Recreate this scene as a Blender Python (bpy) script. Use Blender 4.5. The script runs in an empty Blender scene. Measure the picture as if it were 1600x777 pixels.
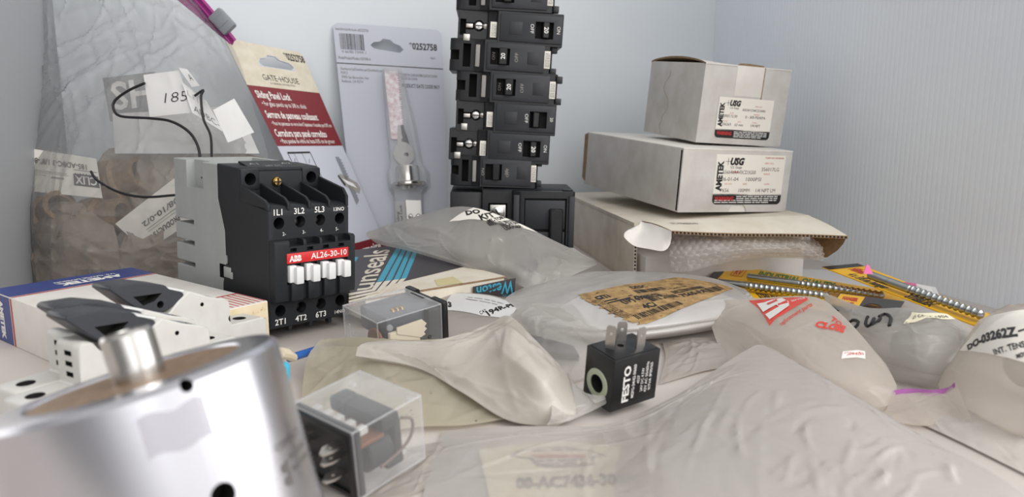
import bpy, bmesh, math, random
from mathutils import Vector, Matrix, noise

# ------------------------------------------------------------------ camera, world, light
U = 0.01                       # the scene is written in centimetres
rad = math.radians
SC = bpy.context.scene
COL = SC.collection
CAM_H, CAM_PITCH, FPX = 13.0, rad(10.0), 1200.0

cam_data = bpy.data.cameras.new('camera')
cam = bpy.data.objects.new('camera', cam_data)
COL.objects.link(cam)
cam.location = (0, 0, CAM_H * U)
cam.rotation_euler = (math.pi / 2 - CAM_PITCH, 0, 0)
cam_data.sensor_width = 36.0
cam_data.lens = 36.0 * FPX / 1600.0
cam_data.clip_start = 0.01
cam_data.clip_end = 20
cam_data.dof.use_dof = True
cam_data.dof.focus_distance = 0.47
cam_data.dof.aperture_fstop = 12.0
SC.camera = cam

SC.view_settings.view_transform = 'Standard'
SC.view_settings.look = 'None'
SC.view_settings.exposure = 0.05
SC.view_settings.gamma = 1.0
SC.view_settings.use_curve_mapping = False
SC.cycles.use_denoising = True
SC.cycles.transparent_max_bounces = 24
SC.cycles.max_bounces = 8

WORLD_STRENGTH = 1.06
LAMP_POWER = 6.3
LAMP_LOC = (0.95, -0.3, 0.78)
LAMP_AIM = (0.0, 0.52, 0.03)
LAMP_SIZE = 0.7

def make_world():
    w = bpy.data.worlds.new('room_light')
    SC.world = w
    w.use_nodes = True
    nt = w.node_tree
    nt.nodes.clear()
    N, L = nt.nodes.new, nt.links.new
    out = N('ShaderNodeOutputWorld')
    bg = N('ShaderNodeBackground')
    tc = N('ShaderNodeTexCoord')
    def lobe(d, lo, hi, gain):
        dot = N('ShaderNodeVectorMath'); dot.operation = 'DOT_PRODUCT'
        L(tc.outputs['Generated'], dot.inputs[0])
        dot.inputs[1].default_value = Vector(d).normalized()
        mr = N('ShaderNodeMapRange'); mr.interpolation_type = 'SMOOTHSTEP'
        mr.inputs['From Min'].default_value = lo
        mr.inputs['From Max'].default_value = hi
        mr.inputs['To Min'].default_value = 0
        mr.inputs['To Max'].default_value = gain
        L(dot.outputs['Value'], mr.inputs['Value'])
        return mr.outputs['Result']
    base = 0.27
    acc = None
    for a in (lobe((0.93, -0.35, 0.20), 0.12, 0.95, 1.0),    # bright side of the room
              lobe((1.0, 0.12, 0.22), 0.80, 0.95, 1.3),       # bright lobe added for the highlight on the cylinder's right
              lobe((-0.88, 0.47, 0.12), 0.86, 0.97, 1.3),     # added glow that gives the cylinder its left reflection
              lobe((0.1, 0.0, 1.0), 0.2, 0.95, 0.40)):        # ceiling
        if acc is None:
            acc = a
        else:
            ad = N('ShaderNodeMath'); ad.operation = 'ADD'
            L(acc, ad.inputs[0]); L(a, ad.inputs[1])
            acc = ad.outputs[0]
    ad = N('ShaderNodeMath'); ad.operation = 'ADD'
    L(acc, ad.inputs[0]); ad.inputs[1].default_value = base
    ml = N('ShaderNodeMath'); ml.operation = 'MULTIPLY'
    L(ad.outputs[0], ml.inputs[0]); ml.inputs[1].default_value = WORLD_STRENGTH
    bg.inputs['Color'].default_value = (1.0, 0.985, 0.975, 1)
    L(ml.outputs[0], bg.inputs['Strength'])
    L(bg.outputs[0], out.inputs['Surface'])
make_world()

lamp_d = bpy.data.lights.new('window_light', 'AREA')
lamp_d.energy = LAMP_POWER
lamp_d.size = LAMP_SIZE
lamp_d.color = (1.0, 0.985, 0.96)
lamp = bpy.data.objects.new('window_light', lamp_d)
COL.objects.link(lamp)
lamp.location = LAMP_LOC
lamp.rotation_euler = (Vector(LAMP_AIM) - Vector(LAMP_LOC)).to_track_quat('-Z', 'Y').to_euler()

lamp2_d = bpy.data.lights.new('wall_fill', 'AREA')  # soft fill light added to brighten the right wall
lamp2_d.energy = 8.0
lamp2_d.size = 1.5
lamp2_d.color = (0.98, 0.99, 1.0)
lamp2 = bpy.data.objects.new('wall_fill', lamp2_d)
COL.objects.link(lamp2)
lamp2.location = (0.20, -1.10, 0.85)
lamp2.rotation_euler = (Vector((0.15, 0.6, 0.1)) - lamp2.location).to_track_quat('-Z', 'Y').to_euler()

# ------------------------------------------------------------------ layout helpers
V = Vector
_F = V((0, math.cos(CAM_PITCH), -math.sin(CAM_PITCH)))
_UP = V((0, math.sin(CAM_PITCH), math.cos(CAM_PITCH)))
_C = V((0, 0, CAM_H))

def P(px, py, d=None, z=None):
    """where the sight line through a photo pixel meets the depth d or the height z (cm)"""
    r = _F + V((1, 0, 0)) * ((px - 800) / FPX) - _UP * ((py - 388.5) / FPX)
    t = d / r.y if d is not None else (z - CAM_H) / r.z
    return _C + r * t

def PP(px, py, a, b, c):
    """where the sight line through a pixel meets the plane of three points"""
    r = _F + V((1, 0, 0)) * ((px - 800) / FPX) - _UP * ((py - 388.5) / FPX)
    n = (b - a).cross(c - a)
    return _C + r * ((a - _C).dot(n) / r.dot(n))

def proj(p):
    q = p - _C
    k = q.dot(_F)
    return (800 + FPX * q.x / k, 388.5 - FPX * q.dot(_UP) / k)

def frame(pos, yaw=0, pitch=0, roll=0):
    return (Matrix.Translation(V(pos)) @ Matrix.Rotation(rad(yaw), 4, 'Z')
            @ Matrix.Rotation(rad(pitch), 4, 'X') @ Matrix.Rotation(rad(roll), 4, 'Y'))

# ------------------------------------------------------------------ materials
def lin(c):
    def f(x):
        x /= 255.0
        return x / 12.92 if x <= 0.04045 else ((x + 0.055) / 1.055) ** 2.4
    return (f(c[0]), f(c[1]), f(c[2]), 1)

MATS = {}
def mat(name, col, rough=0.5, metal=0.0, spec=0.5, bump=None, vary=None, spots=None, see=0.0, tint=None,
        trans=0.0, aniso=None, stretch=None, coat=0.0, fres=None):
    """procedural principled material. bump=(scale,strength) vary=(scale,colour2,amount) spots=(scale,colour,threshold)
    see = share of light that passes straight through (plastic film)"""
    if name in MATS:
        return MATS[name]
    m = bpy.data.materials.new(name)
    m.use_nodes = True
    nt = m.node_tree
    N, L = nt.nodes.new, nt.links.new
    b = nt.nodes['Principled BSDF']
    out = nt.nodes['Material Output']
    b.inputs['Base Color'].default_value = lin(col)
    b.inputs['Roughness'].default_value = rough
    b.inputs['Metallic'].default_value = metal
    b.inputs['Specular IOR Level'].default_value = spec
    if coat:
        b.inputs['Coat Weight'].default_value = coat
    vec = None
    if bump or vary or spots:
        tc = N('ShaderNodeTexCoord')
        vec = tc.outputs['Object']
        if stretch:
            mp = N('ShaderNodeMapping'); mp.inputs['Scale'].default_value = stretch
            L(vec, mp.inputs['Vector']); vec = mp.outputs['Vector']
    def nz(scale, detail=4, rough_=0.55):
        n = N('ShaderNodeTexNoise')
        n.inputs['Scale'].default_value = scale * 4
        n.inputs['Detail'].default_value = detail
        n.inputs['Roughness'].default_value = rough_
        L(vec, n.inputs['Vector'])
        return n.outputs['Fac']
    colsock = None
    if vary:
        sc, c2, am = vary
        mr = N('ShaderNodeMapRange'); mr.inputs['From Min'].default_value = 0.35; mr.inputs['From Max'].default_value = 0.72
        mr.inputs['To Max'].default_value = am
        L(nz(sc), mr.inputs['Value'])
        mx = N('ShaderNodeMix'); mx.data_type = 'RGBA'
        mx.inputs['A'].default_value = lin(col); mx.inputs['B'].default_value = lin(c2)
        L(mr.outputs['Result'], mx.inputs['Factor'])
        colsock = mx.outputs['Result']
    if spots:
        sc, c2, th = spots
        mr = N('ShaderNodeMapRange'); mr.inputs['From Min'].default_value = th; mr.inputs['From Max'].default_value = th + 0.05
        L(nz(sc, 3, 0.6), mr.inputs['Value'])
        mx = N('ShaderNodeMix'); mx.data_type = 'RGBA'
        if colsock: L(colsock, mx.inputs['A'])
        else: mx.inputs['A'].default_value = lin(col)
        mx.inputs['B'].default_value = lin(c2)
        L(mr.outputs['Result'], mx.inputs['Factor'])
        colsock = mx.outputs['Result']
    if colsock:
        L(colsock, b.inputs['Base Color'])
    if bump:
        bp = N('ShaderNodeBump')
        bp.inputs['Strength'].default_value = bump[1]
        bp.inputs['Distance'].default_value = 0.001 if len(bump) < 3 else bump[2]
        L(nz(bump[0], 5), bp.inputs['Height'])
        L(bp.outputs['Normal'], b.inputs['Normal'])
    surf = b.outputs[0]
    if trans > 0:                       # thin sheet that also lets light glow through
        tl = N('ShaderNodeBsdfTranslucent')
        tl.inputs['Color'].default_value = lin(col)
        if colsock: L(colsock, tl.inputs['Color'])
        mx = N('ShaderNodeMixShader'); mx.inputs[0].default_value = trans
        L(surf, mx.inputs[1]); L(tl.outputs[0], mx.inputs[2])
        surf = mx.outputs[0]
    if see > 0:
        tr = N('ShaderNodeBsdfTransparent')
        tr.inputs['Color'].default_value = lin(tint or (252, 252, 252))
        mx = N('ShaderNodeMixShader')
        if fres:
            lw = N('ShaderNodeLayerWeight'); lw.inputs['Blend'].default_value = fres
            mr = N('ShaderNodeMapRange'); mr.inputs['To Min'].default_value = see; mr.inputs['To Max'].default_value = see * 0.25
            L(lw.outputs['Facing'], mr.inputs['Value'])
            L(mr.outputs['Result'], mx.inputs[0])
        else:
            mx.inputs[0].default_value = see
        L(surf, mx.inputs[1]); L(tr.outputs[0], mx.inputs[2])
        surf = mx.outputs[0]
    L(surf, out.inputs['Surface'])
    MATS[name] = m
    return m

def M_(name):
    return MATS[name]

# setting
mat('wall_plastic', (217, 222, 226), 0.45, bump=(9, 0.08), vary=(3, (212, 218, 223), 0.6))
mat('fluted_plastic', (240, 246, 253), 0.45, bump=(9, 0.08), vary=(3, (235, 241, 249), 0.6))
mat('liner_plastic', (160, 162, 165), 0.5, bump=(40, 0.1))
mat('shelf_paper', (200, 192, 186), 0.6, bump=(30, 0.15), vary=(5, (190, 181, 174), 0.6))
# papers and boards
mat('white_board', (226, 222, 216), 0.62, bump=(120, 0.06), vary=(14, (212, 205, 196), 0.7))
mat('board_stained', (205, 202, 198), 0.62, bump=(120, 0.06), vary=(14, (186, 180, 172), 0.8))
mat('cream_board', (225, 217, 202), 0.62, bump=(100, 0.07), vary=(12, (205, 194, 174), 0.8))
mat('kraft', (150, 122, 92), 0.75, bump=(160, 0.2), vary=(60, (110, 86, 60), 0.7))
mat('dark_gap', (20, 18, 16), 0.8)
mat('paper', (212, 211, 209), 0.55, bump=(60, 0.05))
mat('label_paper', (234, 229, 219), 0.5)
mat('cream_label', (226, 218, 190), 0.5)
mat('brown_label', (186, 152, 98), 0.5, vary=(40, (120, 88, 48), 0.9), spots=(60, (96, 68, 36), 0.62))
mat('ink', (24, 22, 22), 0.5)
mat('grey_ink', (92, 88, 86), 0.5)
mat('pale_ink', (150, 146, 142), 0.5)
mat('red_ink', (188, 42, 40), 0.5)
mat('pink_ink', (214, 130, 122), 0.5)
mat('white_ink', (232, 230, 226), 0.5)
mat('green_ink', (44, 122, 44), 0.5)
# cards
mat('card_white', (190, 193, 204), 0.32, bump=(30, 0.04))
mat('card_cream', (212, 204, 186), 0.35, vary=(25, (190, 180, 156), 0.7))
mat('card_maroon', (118, 24, 34), 0.35)
mat('card_yellow', (238, 184, 22), 0.4, vary=(30, (226, 164, 12), 0.5))
mat('card_dark', (48, 46, 46), 0.4)
mat('weston_dark', (58, 54, 58), 0.45, vary=(40, (70, 64, 66), 0.5))
mat('weston_blue', (58, 158, 186), 0.45)
mat('cyan', (40, 170, 205), 0.4)
mat('navy', (40, 56, 122), 0.42, vary=(30, (56, 70, 134), 0.5))
# plastics
mat('black_plastic', (18, 19, 21), 0.35, bump=(160, 0.04))
mat('breaker_black', (27, 28, 31), 0.38, bump=(120, 0.05), vary=(60, (38, 39, 43), 0.6))
mat('breaker_panel', (38, 40, 45), 0.5)
mat('charcoal_plastic', (36, 38, 41), 0.48, spec=0.25, bump=(260, 0.05))
mat('charcoal_dark', (28, 29, 32), 0.5)
mat('grey_white_plastic', (164, 167, 165), 0.48, bump=(160, 0.03), vary=(20, (153, 155, 153), 0.6))
mat('module_white', (208, 207, 202), 0.42, vary=(24, (194, 190, 182), 0.6))
mat('white_plastic', (226, 227, 226), 0.4)
mat('lever_grey', (52, 54, 60), 0.42, bump=(120, 0.1))
mat('label_red', (206, 40, 42), 0.4)
mat('green_grey', (176, 184, 160), 0.4)
mat('magenta', (150, 32, 120), 0.4)
mat('purple_film', (186, 120, 190), 0.3, see=0.25)
mat('pink', (250, 130, 190), 0.4)
mat('slider_grey', (128, 132, 138), 0.4)
mat('blue_wire', (32, 92, 170), 0.4)
mat('black_wire', (24, 22, 26), 0.4)
mat('brown_wire', (96, 76, 66), 0.5)
mat('cream_plastic', (216, 204, 180), 0.5)
# metals
mat('aluminium', (206, 206, 212), 0.24, metal=1.0, bump=(30, 0.02), stretch=(1, 1, 12))
mat('bright_steel', (202, 200, 196), 0.18, metal=1.0)
mat('tin', (196, 192, 186), 0.3, metal=1.0, bump=(60, 0.05))
mat('zinc', (178, 182, 182), 0.28, metal=1.0, vary=(80, (150, 154, 150), 0.6))
mat('brass', (196, 158, 92), 0.3, metal=1.0)
mat('rust_plate', (148, 122, 96), 0.5, metal=0.35, vary=(60, (118, 92, 66), 0.9), bump=(90, 0.15))
mat('tan_fitting', (150, 122, 92), 0.5, metal=0.2, vary=(50, (104, 80, 58), 0.8))
mat('copper_coil', (128, 84, 58), 0.45, metal=0.5)
# films
mat('clear_bag', (172, 172, 172), 0.10, spec=0.9, see=0.74, bump=(14, 0.35, 0.004), trans=0.45, fres=0.3)
mat('clear_bag_fine', (226, 223, 218), 0.10, spec=0.9, see=0.55, bump=(20, 0.3, 0.003), trans=0.45, fres=0.35)
mat('milky_bag', (212, 204, 197), 0.2, spec=0.65, see=0.2, bump=(12, 0.2, 0.003), trans=0.45)
mat('foggy_bag', (214, 207, 199), 0.16, spec=0.75, see=0.5, bump=(12, 0.25, 0.003), trans=0.55, fres=0.3)
mat('grey_bag', (218, 215, 210), 0.15, spec=0.8, see=0.46, bump=(12, 0.25, 0.003), trans=0.55, fres=0.3)
mat('white_bag', (220, 217, 214), 0.13, spec=0.85, see=0.06, bump=(10, 0.2, 0.003), vary=(5, (208, 201, 196), 0.7), trans=0.25)
mat('front_film', (212, 207, 203), 0.09, spec=1.0, see=0.46, bump=(26, 0.22, 0.002), vary=(5, (214, 206, 200), 0.6), trans=0.3, fres=0.35)
mat('pale_bag', (238, 231, 223), 0.15, spec=0.8, see=0.5, bump=(12, 0.25, 0.003), trans=0.6, fres=0.3)
mat('bar_bag', (222, 219, 214), 0.12, spec=0.8, see=0.68, bump=(12, 0.25, 0.003), trans=0.5, fres=0.3)
mat('olive_bag', (224, 218, 200), 0.26, spec=0.5, see=0.34, bump=(12, 0.25, 0.003), vary=(8, (206, 199, 176), 0.7), spots=(60, (92, 84, 64), 0.69), trans=0.5)
mat('bubble_film', (226, 220, 216), 0.06, spec=1.0, see=0.62, trans=0.4, fres=0.4)
mat('clear_plastic', (235, 235, 235), 0.05, spec=0.9, see=0.955, fres=0.2)
mat('blister', (232, 233, 237), 0.06, spec=0.9, see=0.8, fres=0.25)

# ------------------------------------------------------------------ mesh builder
_TXT = {}
_CAP = [None]
def text_geo(s, bold=0.0, shear=0.0, res=2):
    key = (s, bold, shear)
    if key in _TXT:
        return _TXT[key]
    cu = bpy.data.curves.new('lettering', 'FONT')
    cu.body = s
    cu.size = 1.0
    cu.offset = bold
    cu.shear = shear
    cu.resolution_u = res
    ob = bpy.data.objects.new('lettering', cu)
    COL.objects.link(ob)
    dg = bpy.context.evaluated_depsgraph_get()
    me = bpy.data.meshes.new_from_object(ob.evaluated_get(dg))
    vs = [(v.co.x, v.co.y) for v in me.vertices]
    fs = [tuple(p.vertices) for p in me.polygons]
    bpy.data.objects.remove(ob)
    bpy.data.curves.remove(cu)
    bpy.data.meshes.remove(me)
    x0 = min([v[0] for v in vs], default=0)
    x1 = max([v[0] for v in vs], default=1)
    _TXT[key] = ([(x - x0, y) for x, y in vs], fs, x1 - x0)
    return _TXT[key]
CAPH = 0.70

class MB:
    def __init__(s):
        s.v, s.f, s.m = [], [], []
    def add(s, vs, fs, mi=0, M=None):
        o = len(s.v)
        for v in vs:
            v = V(v)
            s.v.append(M @ v if M else v)
        for f in fs:
            s.f.append(tuple(i + o for i in f)); s.m.append(mi)
        return s
    def frombm(s, bm, mi=0, M=None):
        bm.verts.index_update()
        s.add([v.co.copy() for v in bm.verts], [[v.index for v in f.verts] for f in bm.faces], mi, M)
        bm.free()
        return s
    def box(s, lo, hi, mi=0, bev=0.0, M=None, seg=2):
        bm = bmesh.new()
        bmesh.ops.create_cube(bm, size=1)
        lo, hi = V(lo), V(hi)
        for v in bm.verts:
            v.co = V([lo[i] + (v.co[i] + 0.5) * (hi[i] - lo[i]) for i in range(3)])
        if bev > 0:
            bmesh.ops.bevel(bm, geom=bm.edges[:], offset=bev, segments=seg, profile=0.5, affect='EDGES')
        return s.frombm(bm, mi, M)
    def prism(s, poly, ax, t0, t1, mi=0, bev=0.0, M=None, seg=1):
        """poly in the two axes other than ax (cyclic order), extruded along ax"""
        bm = bmesh.new()
        def mk(p, t):
            if ax == 'x': return V((t, p[0], p[1]))
            if ax == 'y': return V((p[0], t, p[1]))
            return V((p[0], p[1], t))
        a = [bm.verts.new(mk(p, t0)) for p in poly]
        b = [bm.verts.new(mk(p, t1)) for p in poly]
        n = len(poly)
        bm.faces.new(a); bm.faces.new(b[::-1])
        for i in range(n):
            bm.faces.new((a[i], b[i], b[(i + 1) % n], a[(i + 1) % n]))
        bmesh.ops.recalc_face_normals(bm, faces=bm.faces[:])
        if bev > 0:
            bmesh.ops.bevel(bm, geom=bm.edges[:], offset=bev, segments=seg, profile=0.5, affect='EDGES')
        return s.frombm(bm, mi, M)
    def lathe(s, prof, p0, axis, n=32, mi=0, close=True, mis=None):
        """prof: (radius, height) pairs along axis from p0"""
        axis = V(axis).normalized()
        e = V((1, 0, 0)) if abs(axis.x) < 0.8 else V((0, 1, 0))
        e1 = axis.cross(e).normalized(); e2 = axis.cross(e1)
        p0 = V(p0)
        o = len(s.v)
        for r, h in prof:
            for k in range(n):
                a = 2 * math.pi * k / n
                s.v.append(p0 + axis * h + (e1 * math.cos(a) + e2 * math.sin(a)) * r)
        for i in range(len(prof) - 1):
            for k in range(n):
                k2 = (k + 1) % n
                s.f.append((o + i * n + k, o + i * n + k2, o + (i + 1) * n + k2, o + (i + 1) * n + k))
                s.m.append(mis[i] if mis else mi)
        if close:
            s.f.append(tuple(o + k for k in range(n))[::-1]); s.m.append(mis[0] if mis else mi)
            b = o + (len(prof) - 1) * n
            s.f.append(tuple(b + k for k in range(n))); s.m.append(mis[-1] if mis else mi)
        return s
    def cyl(s, p0, p1, r, mi=0, n=24, bev=0.0):
        p0, p1 = V(p0), V(p1)
        h = (p1 - p0).length
        pr = [(r, 0), (r, h)] if bev <= 0 else [(r - bev, 0), (r, bev), (r, h - bev), (r - bev, h)]
        return s.lathe(pr, p0, p1 - p0, n, mi)
    def tube(s, pts, r, n=8, mi=0, rf=None):
        pts = [V(p) for p in pts]
        o = len(s.v)
        prev = None
        for i, p in enumerate(pts):
            t = (pts[min(i + 1, len(pts) - 1)] - pts[max(i - 1, 0)]).normalized()
            if prev is None:
                e = V((0, 0, 1)) if abs(t.z) < 0.9 else V((1, 0, 0))
                prev = t.cross(e).normalized()
            e1 = (prev - t * prev.dot(t)).normalized()
            prev = e1
            e2 = t.cross(e1)
            rr = r * (rf(i / (len(pts) - 1)) if rf else 1)
            for k in range(n):
                a = 2 * math.pi * k / n
                s.v.append(p + (e1 * math.cos(a) + e2 * math.sin(a)) * rr)
        for i in range(len(pts) - 1):
            for k in range(n):
                k2 = (k + 1) % n
                s.f.append((o + i * n + k, o + i * n + k2, o + (i + 1) * n + k2, o + (i + 1) * n + k)); s.m.append(mi)
        s.f.append(tuple(o + k for k in range(n))[::-1]); s.m.append(mi)
        b = o + (len(pts) - 1) * n
        s.f.append(tuple(b + k for k in range(n))); s.m.append(mi)
        return s
    def grid(s, fn, nu, nv, mi=0):
        o = len(s.v)
        for j in range(nv + 1):
            for i in range(nu + 1):
                s.v.append(V(fn(i / nu, j / nv)))
        for j in range(nv):
            for i in range(nu):
                a = o + j * (nu + 1) + i
                s.f.append((a, a + 1, a + nu + 2, a + nu + 1)); s.m.append(mi)
        return s
    def poly(s, pts, mi=0):
        o = len(s.v)
        s.v += [V(p) for p in pts]
        s.f.append(tuple(range(o, o + len(pts)))); s.m.append(mi)
        return s
    def plate(s, pts, thick, nrm, mi=0, mi_side=None):
        """a flat outline of 3D points with thickness behind it"""
        n = len(pts); o = len(s.v)
        nrm = V(nrm).normalized()
        s.v += [V(p) for p in pts] + [V(p) - nrm * thick for p in pts]
        s.f.append(tuple(range(o, o + n))); s.m.append(mi)
        s.f.append(tuple(range(o + n, o + 2 * n))[::-1]); s.m.append(mi if mi_side is None else mi_side)
        for i in range(n):
            j = (i + 1) % n
            s.f.append((o + i, o + n + i, o + n + j, o + j)); s.m.append(mi if mi_side is None else mi_side)
        return s
    def text(s, t, fn, x, y, h, mi=0, w=None, bold=0.0, shear=0.0, align='C', rot=0, sx=1.0):
        """lettering of cap height h; (x,y) is its baseline start or centre in the 2D space fn maps to 3D"""
        vs, fs, tw = text_geo(t, bold, shear)
        if not vs: return s
        k = h / CAPH
        kx = (w / tw) if w else k * sx
        off = {'L': 0, 'C': -0.5, 'R': -1.0}[align] * tw * kx
        c, sn = math.cos(rad(rot)), math.sin(rad(rot))
        o = len(s.v)
        for vx, vy in vs:
            a, b = vx * kx + off, vy * k
            s.v.append(V(fn(x + a * c - b * sn, y + a * sn + b * c)))
        for f in fs:
            s.f.append(tuple(i + o for i in f)); s.m.append(mi)
        return s
    def rect(s, fn, x0, y0, x1, y1, mi=0, n=1):
        return s.grid(lambda u, v: fn(x0 + (x1 - x0) * u, y0 + (y1 - y0) * v), n, n, mi)
    def disc(s, fn, x, y, r, mi=0, n=20, ry=None):
        ry = ry or r
        return s.poly([fn(x + r * math.cos(2 * math.pi * k / n), y + ry * math.sin(2 * math.pi * k / n)) for k in range(n)], mi)
    def merge(s, o, off):
        k = len(s.v)
        s.v += o.v; s.f += [tuple(i + k for i in f) for f in o.f]; s.m += [m + off for m in o.m]
        return s
    def tomesh(s, name):
        me = bpy.data.meshes.new(name)
        me.from_pydata([v * U for v in s.v], [], s.f)
        me.update()
        return me
    def fixed(s):
        """consistent outward normals"""
        bm = bmesh.new()
        me = s.tomesh('t'); 
        me.polygons.foreach_set('material_index', s.m)
        bm.from_mesh(me); bpy.data.meshes.remove(me)
        bmesh.ops.recalc_face_normals(bm, faces=bm.faces[:])
        bm.verts.index_update()
        s.v = [v.co / U for v in bm.verts]
        s.f = [tuple(v.index for v in f.verts) for f in bm.faces]
        s.m = [f.material_index for f in bm.faces]
        bm.free()
        return s
    def cut(s, c):
        """subtract the solid c; the cut faces keep c's material slots"""
        s.fixed(); c.fixed()
        nm = max(s.m + c.m) + 1
        tmp = [bpy.data.materials.new('t%d' % i) for i in range(nm)]
        obs = []
        for mb in (s, c):
            me = mb.tomesh('t')
            for t in tmp: me.materials.append(t)
            me.polygons.foreach_set('material_index', mb.m)
            ob = bpy.data.objects.new('t', me); COL.objects.link(ob); obs.append(ob)
        md = obs[0].modifiers.new('b', 'BOOLEAN')
        md.operation = 'DIFFERENCE'; md.solver = 'EXACT'; md.object = obs[1]
        md.use_self = True
        dg = bpy.context.evaluated_depsgraph_get()
        me = bpy.data.meshes.new_from_object(obs[0].evaluated_get(dg))
        s.v = [v.co / U for v in me.vertices]
        s.f = [tuple(p.vertices) for p in me.polygons]
        s.m = [p.material_index for p in me.polygons]
        for ob in obs:
            m0 = ob.data
            bpy.data.objects.remove(ob); bpy.data.meshes.remove(m0)
        bpy.data.meshes.remove(me)
        for t in tmp: bpy.data.materials.remove(t)
        return s
    def build(s, name, mats, parent=None, smooth=35, fix=False, **tags):
        if fix: s.fixed()
        me = s.tomesh(name)
        if isinstance(mats, str): mats = [mats]
        for m in mats: me.materials.append(MATS[m])
        me.polygons.foreach_set('material_index', s.m)
        if smooth:
            me.polygons.foreach_set('use_smooth', [True] * len(me.polygons))
            me.set_sharp_from_angle(angle=rad(smooth))
        me.update()
        o = bpy.data.objects.new(name, me)
        COL.objects.link(o)
        if parent is not None: o.parent = parent
        for k, v in tags.items(): o[k] = v
        return o

def thing(name, label, cat, M=None, group=None):
    o = bpy.data.objects.new(name, None)
    o.empty_display_size = 0.01
    COL.objects.link(o)
    if M is not None:
        M = M.copy(); M.translation = M.translation * U
        o.matrix_world = M
    o['label'] = label; o['category'] = cat
    if group: o['group'] = group
    return o

def tag(o, label, cat, group=None):
    o['label'] = label; o['category'] = cat
    if group: o['group'] = group
    return o

# ------------------------------------------------------------------ soft sheets and bags
def catmull(a, b, c, d, t):
    return 0.5 * ((2 * b) + (c - a) * t + (2 * a - 5 * b + 4 * c - d) * t * t + (3 * b - a - 3 * c + d) * t ** 3)

class Line:
    """polyline of 3D points, evaluated by arc length, smoothed"""
    def __init__(s, pts, smooth=True):
        s.p = [V(p) for p in pts]
        d = [0.0]
        for i in range(1, len(s.p)):
            d.append(d[-1] + max((s.p[i] - s.p[i - 1]).length, 1e-5))
        s.t = [x / d[-1] for x in d]
        s.smooth = smooth
    def __call__(s, t):
        n = len(s.p)
        t = min(max(t, 0.0), 1.0)
        i = 0
        while i < n - 2 and t > s.t[i + 1]:
            i += 1
        k = (t - s.t[i]) / (s.t[i + 1] - s.t[i])
        b, c = s.p[i], s.p[i + 1]
        if not s.smooth or n == 2:
            return b.lerp(c, k)
        a = s.p[i - 1] if i > 0 else b * 2 - c
        d = s.p[i + 2] if i + 2 < n else c * 2 - b
        return catmull(a, b, c, d, k)

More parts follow.
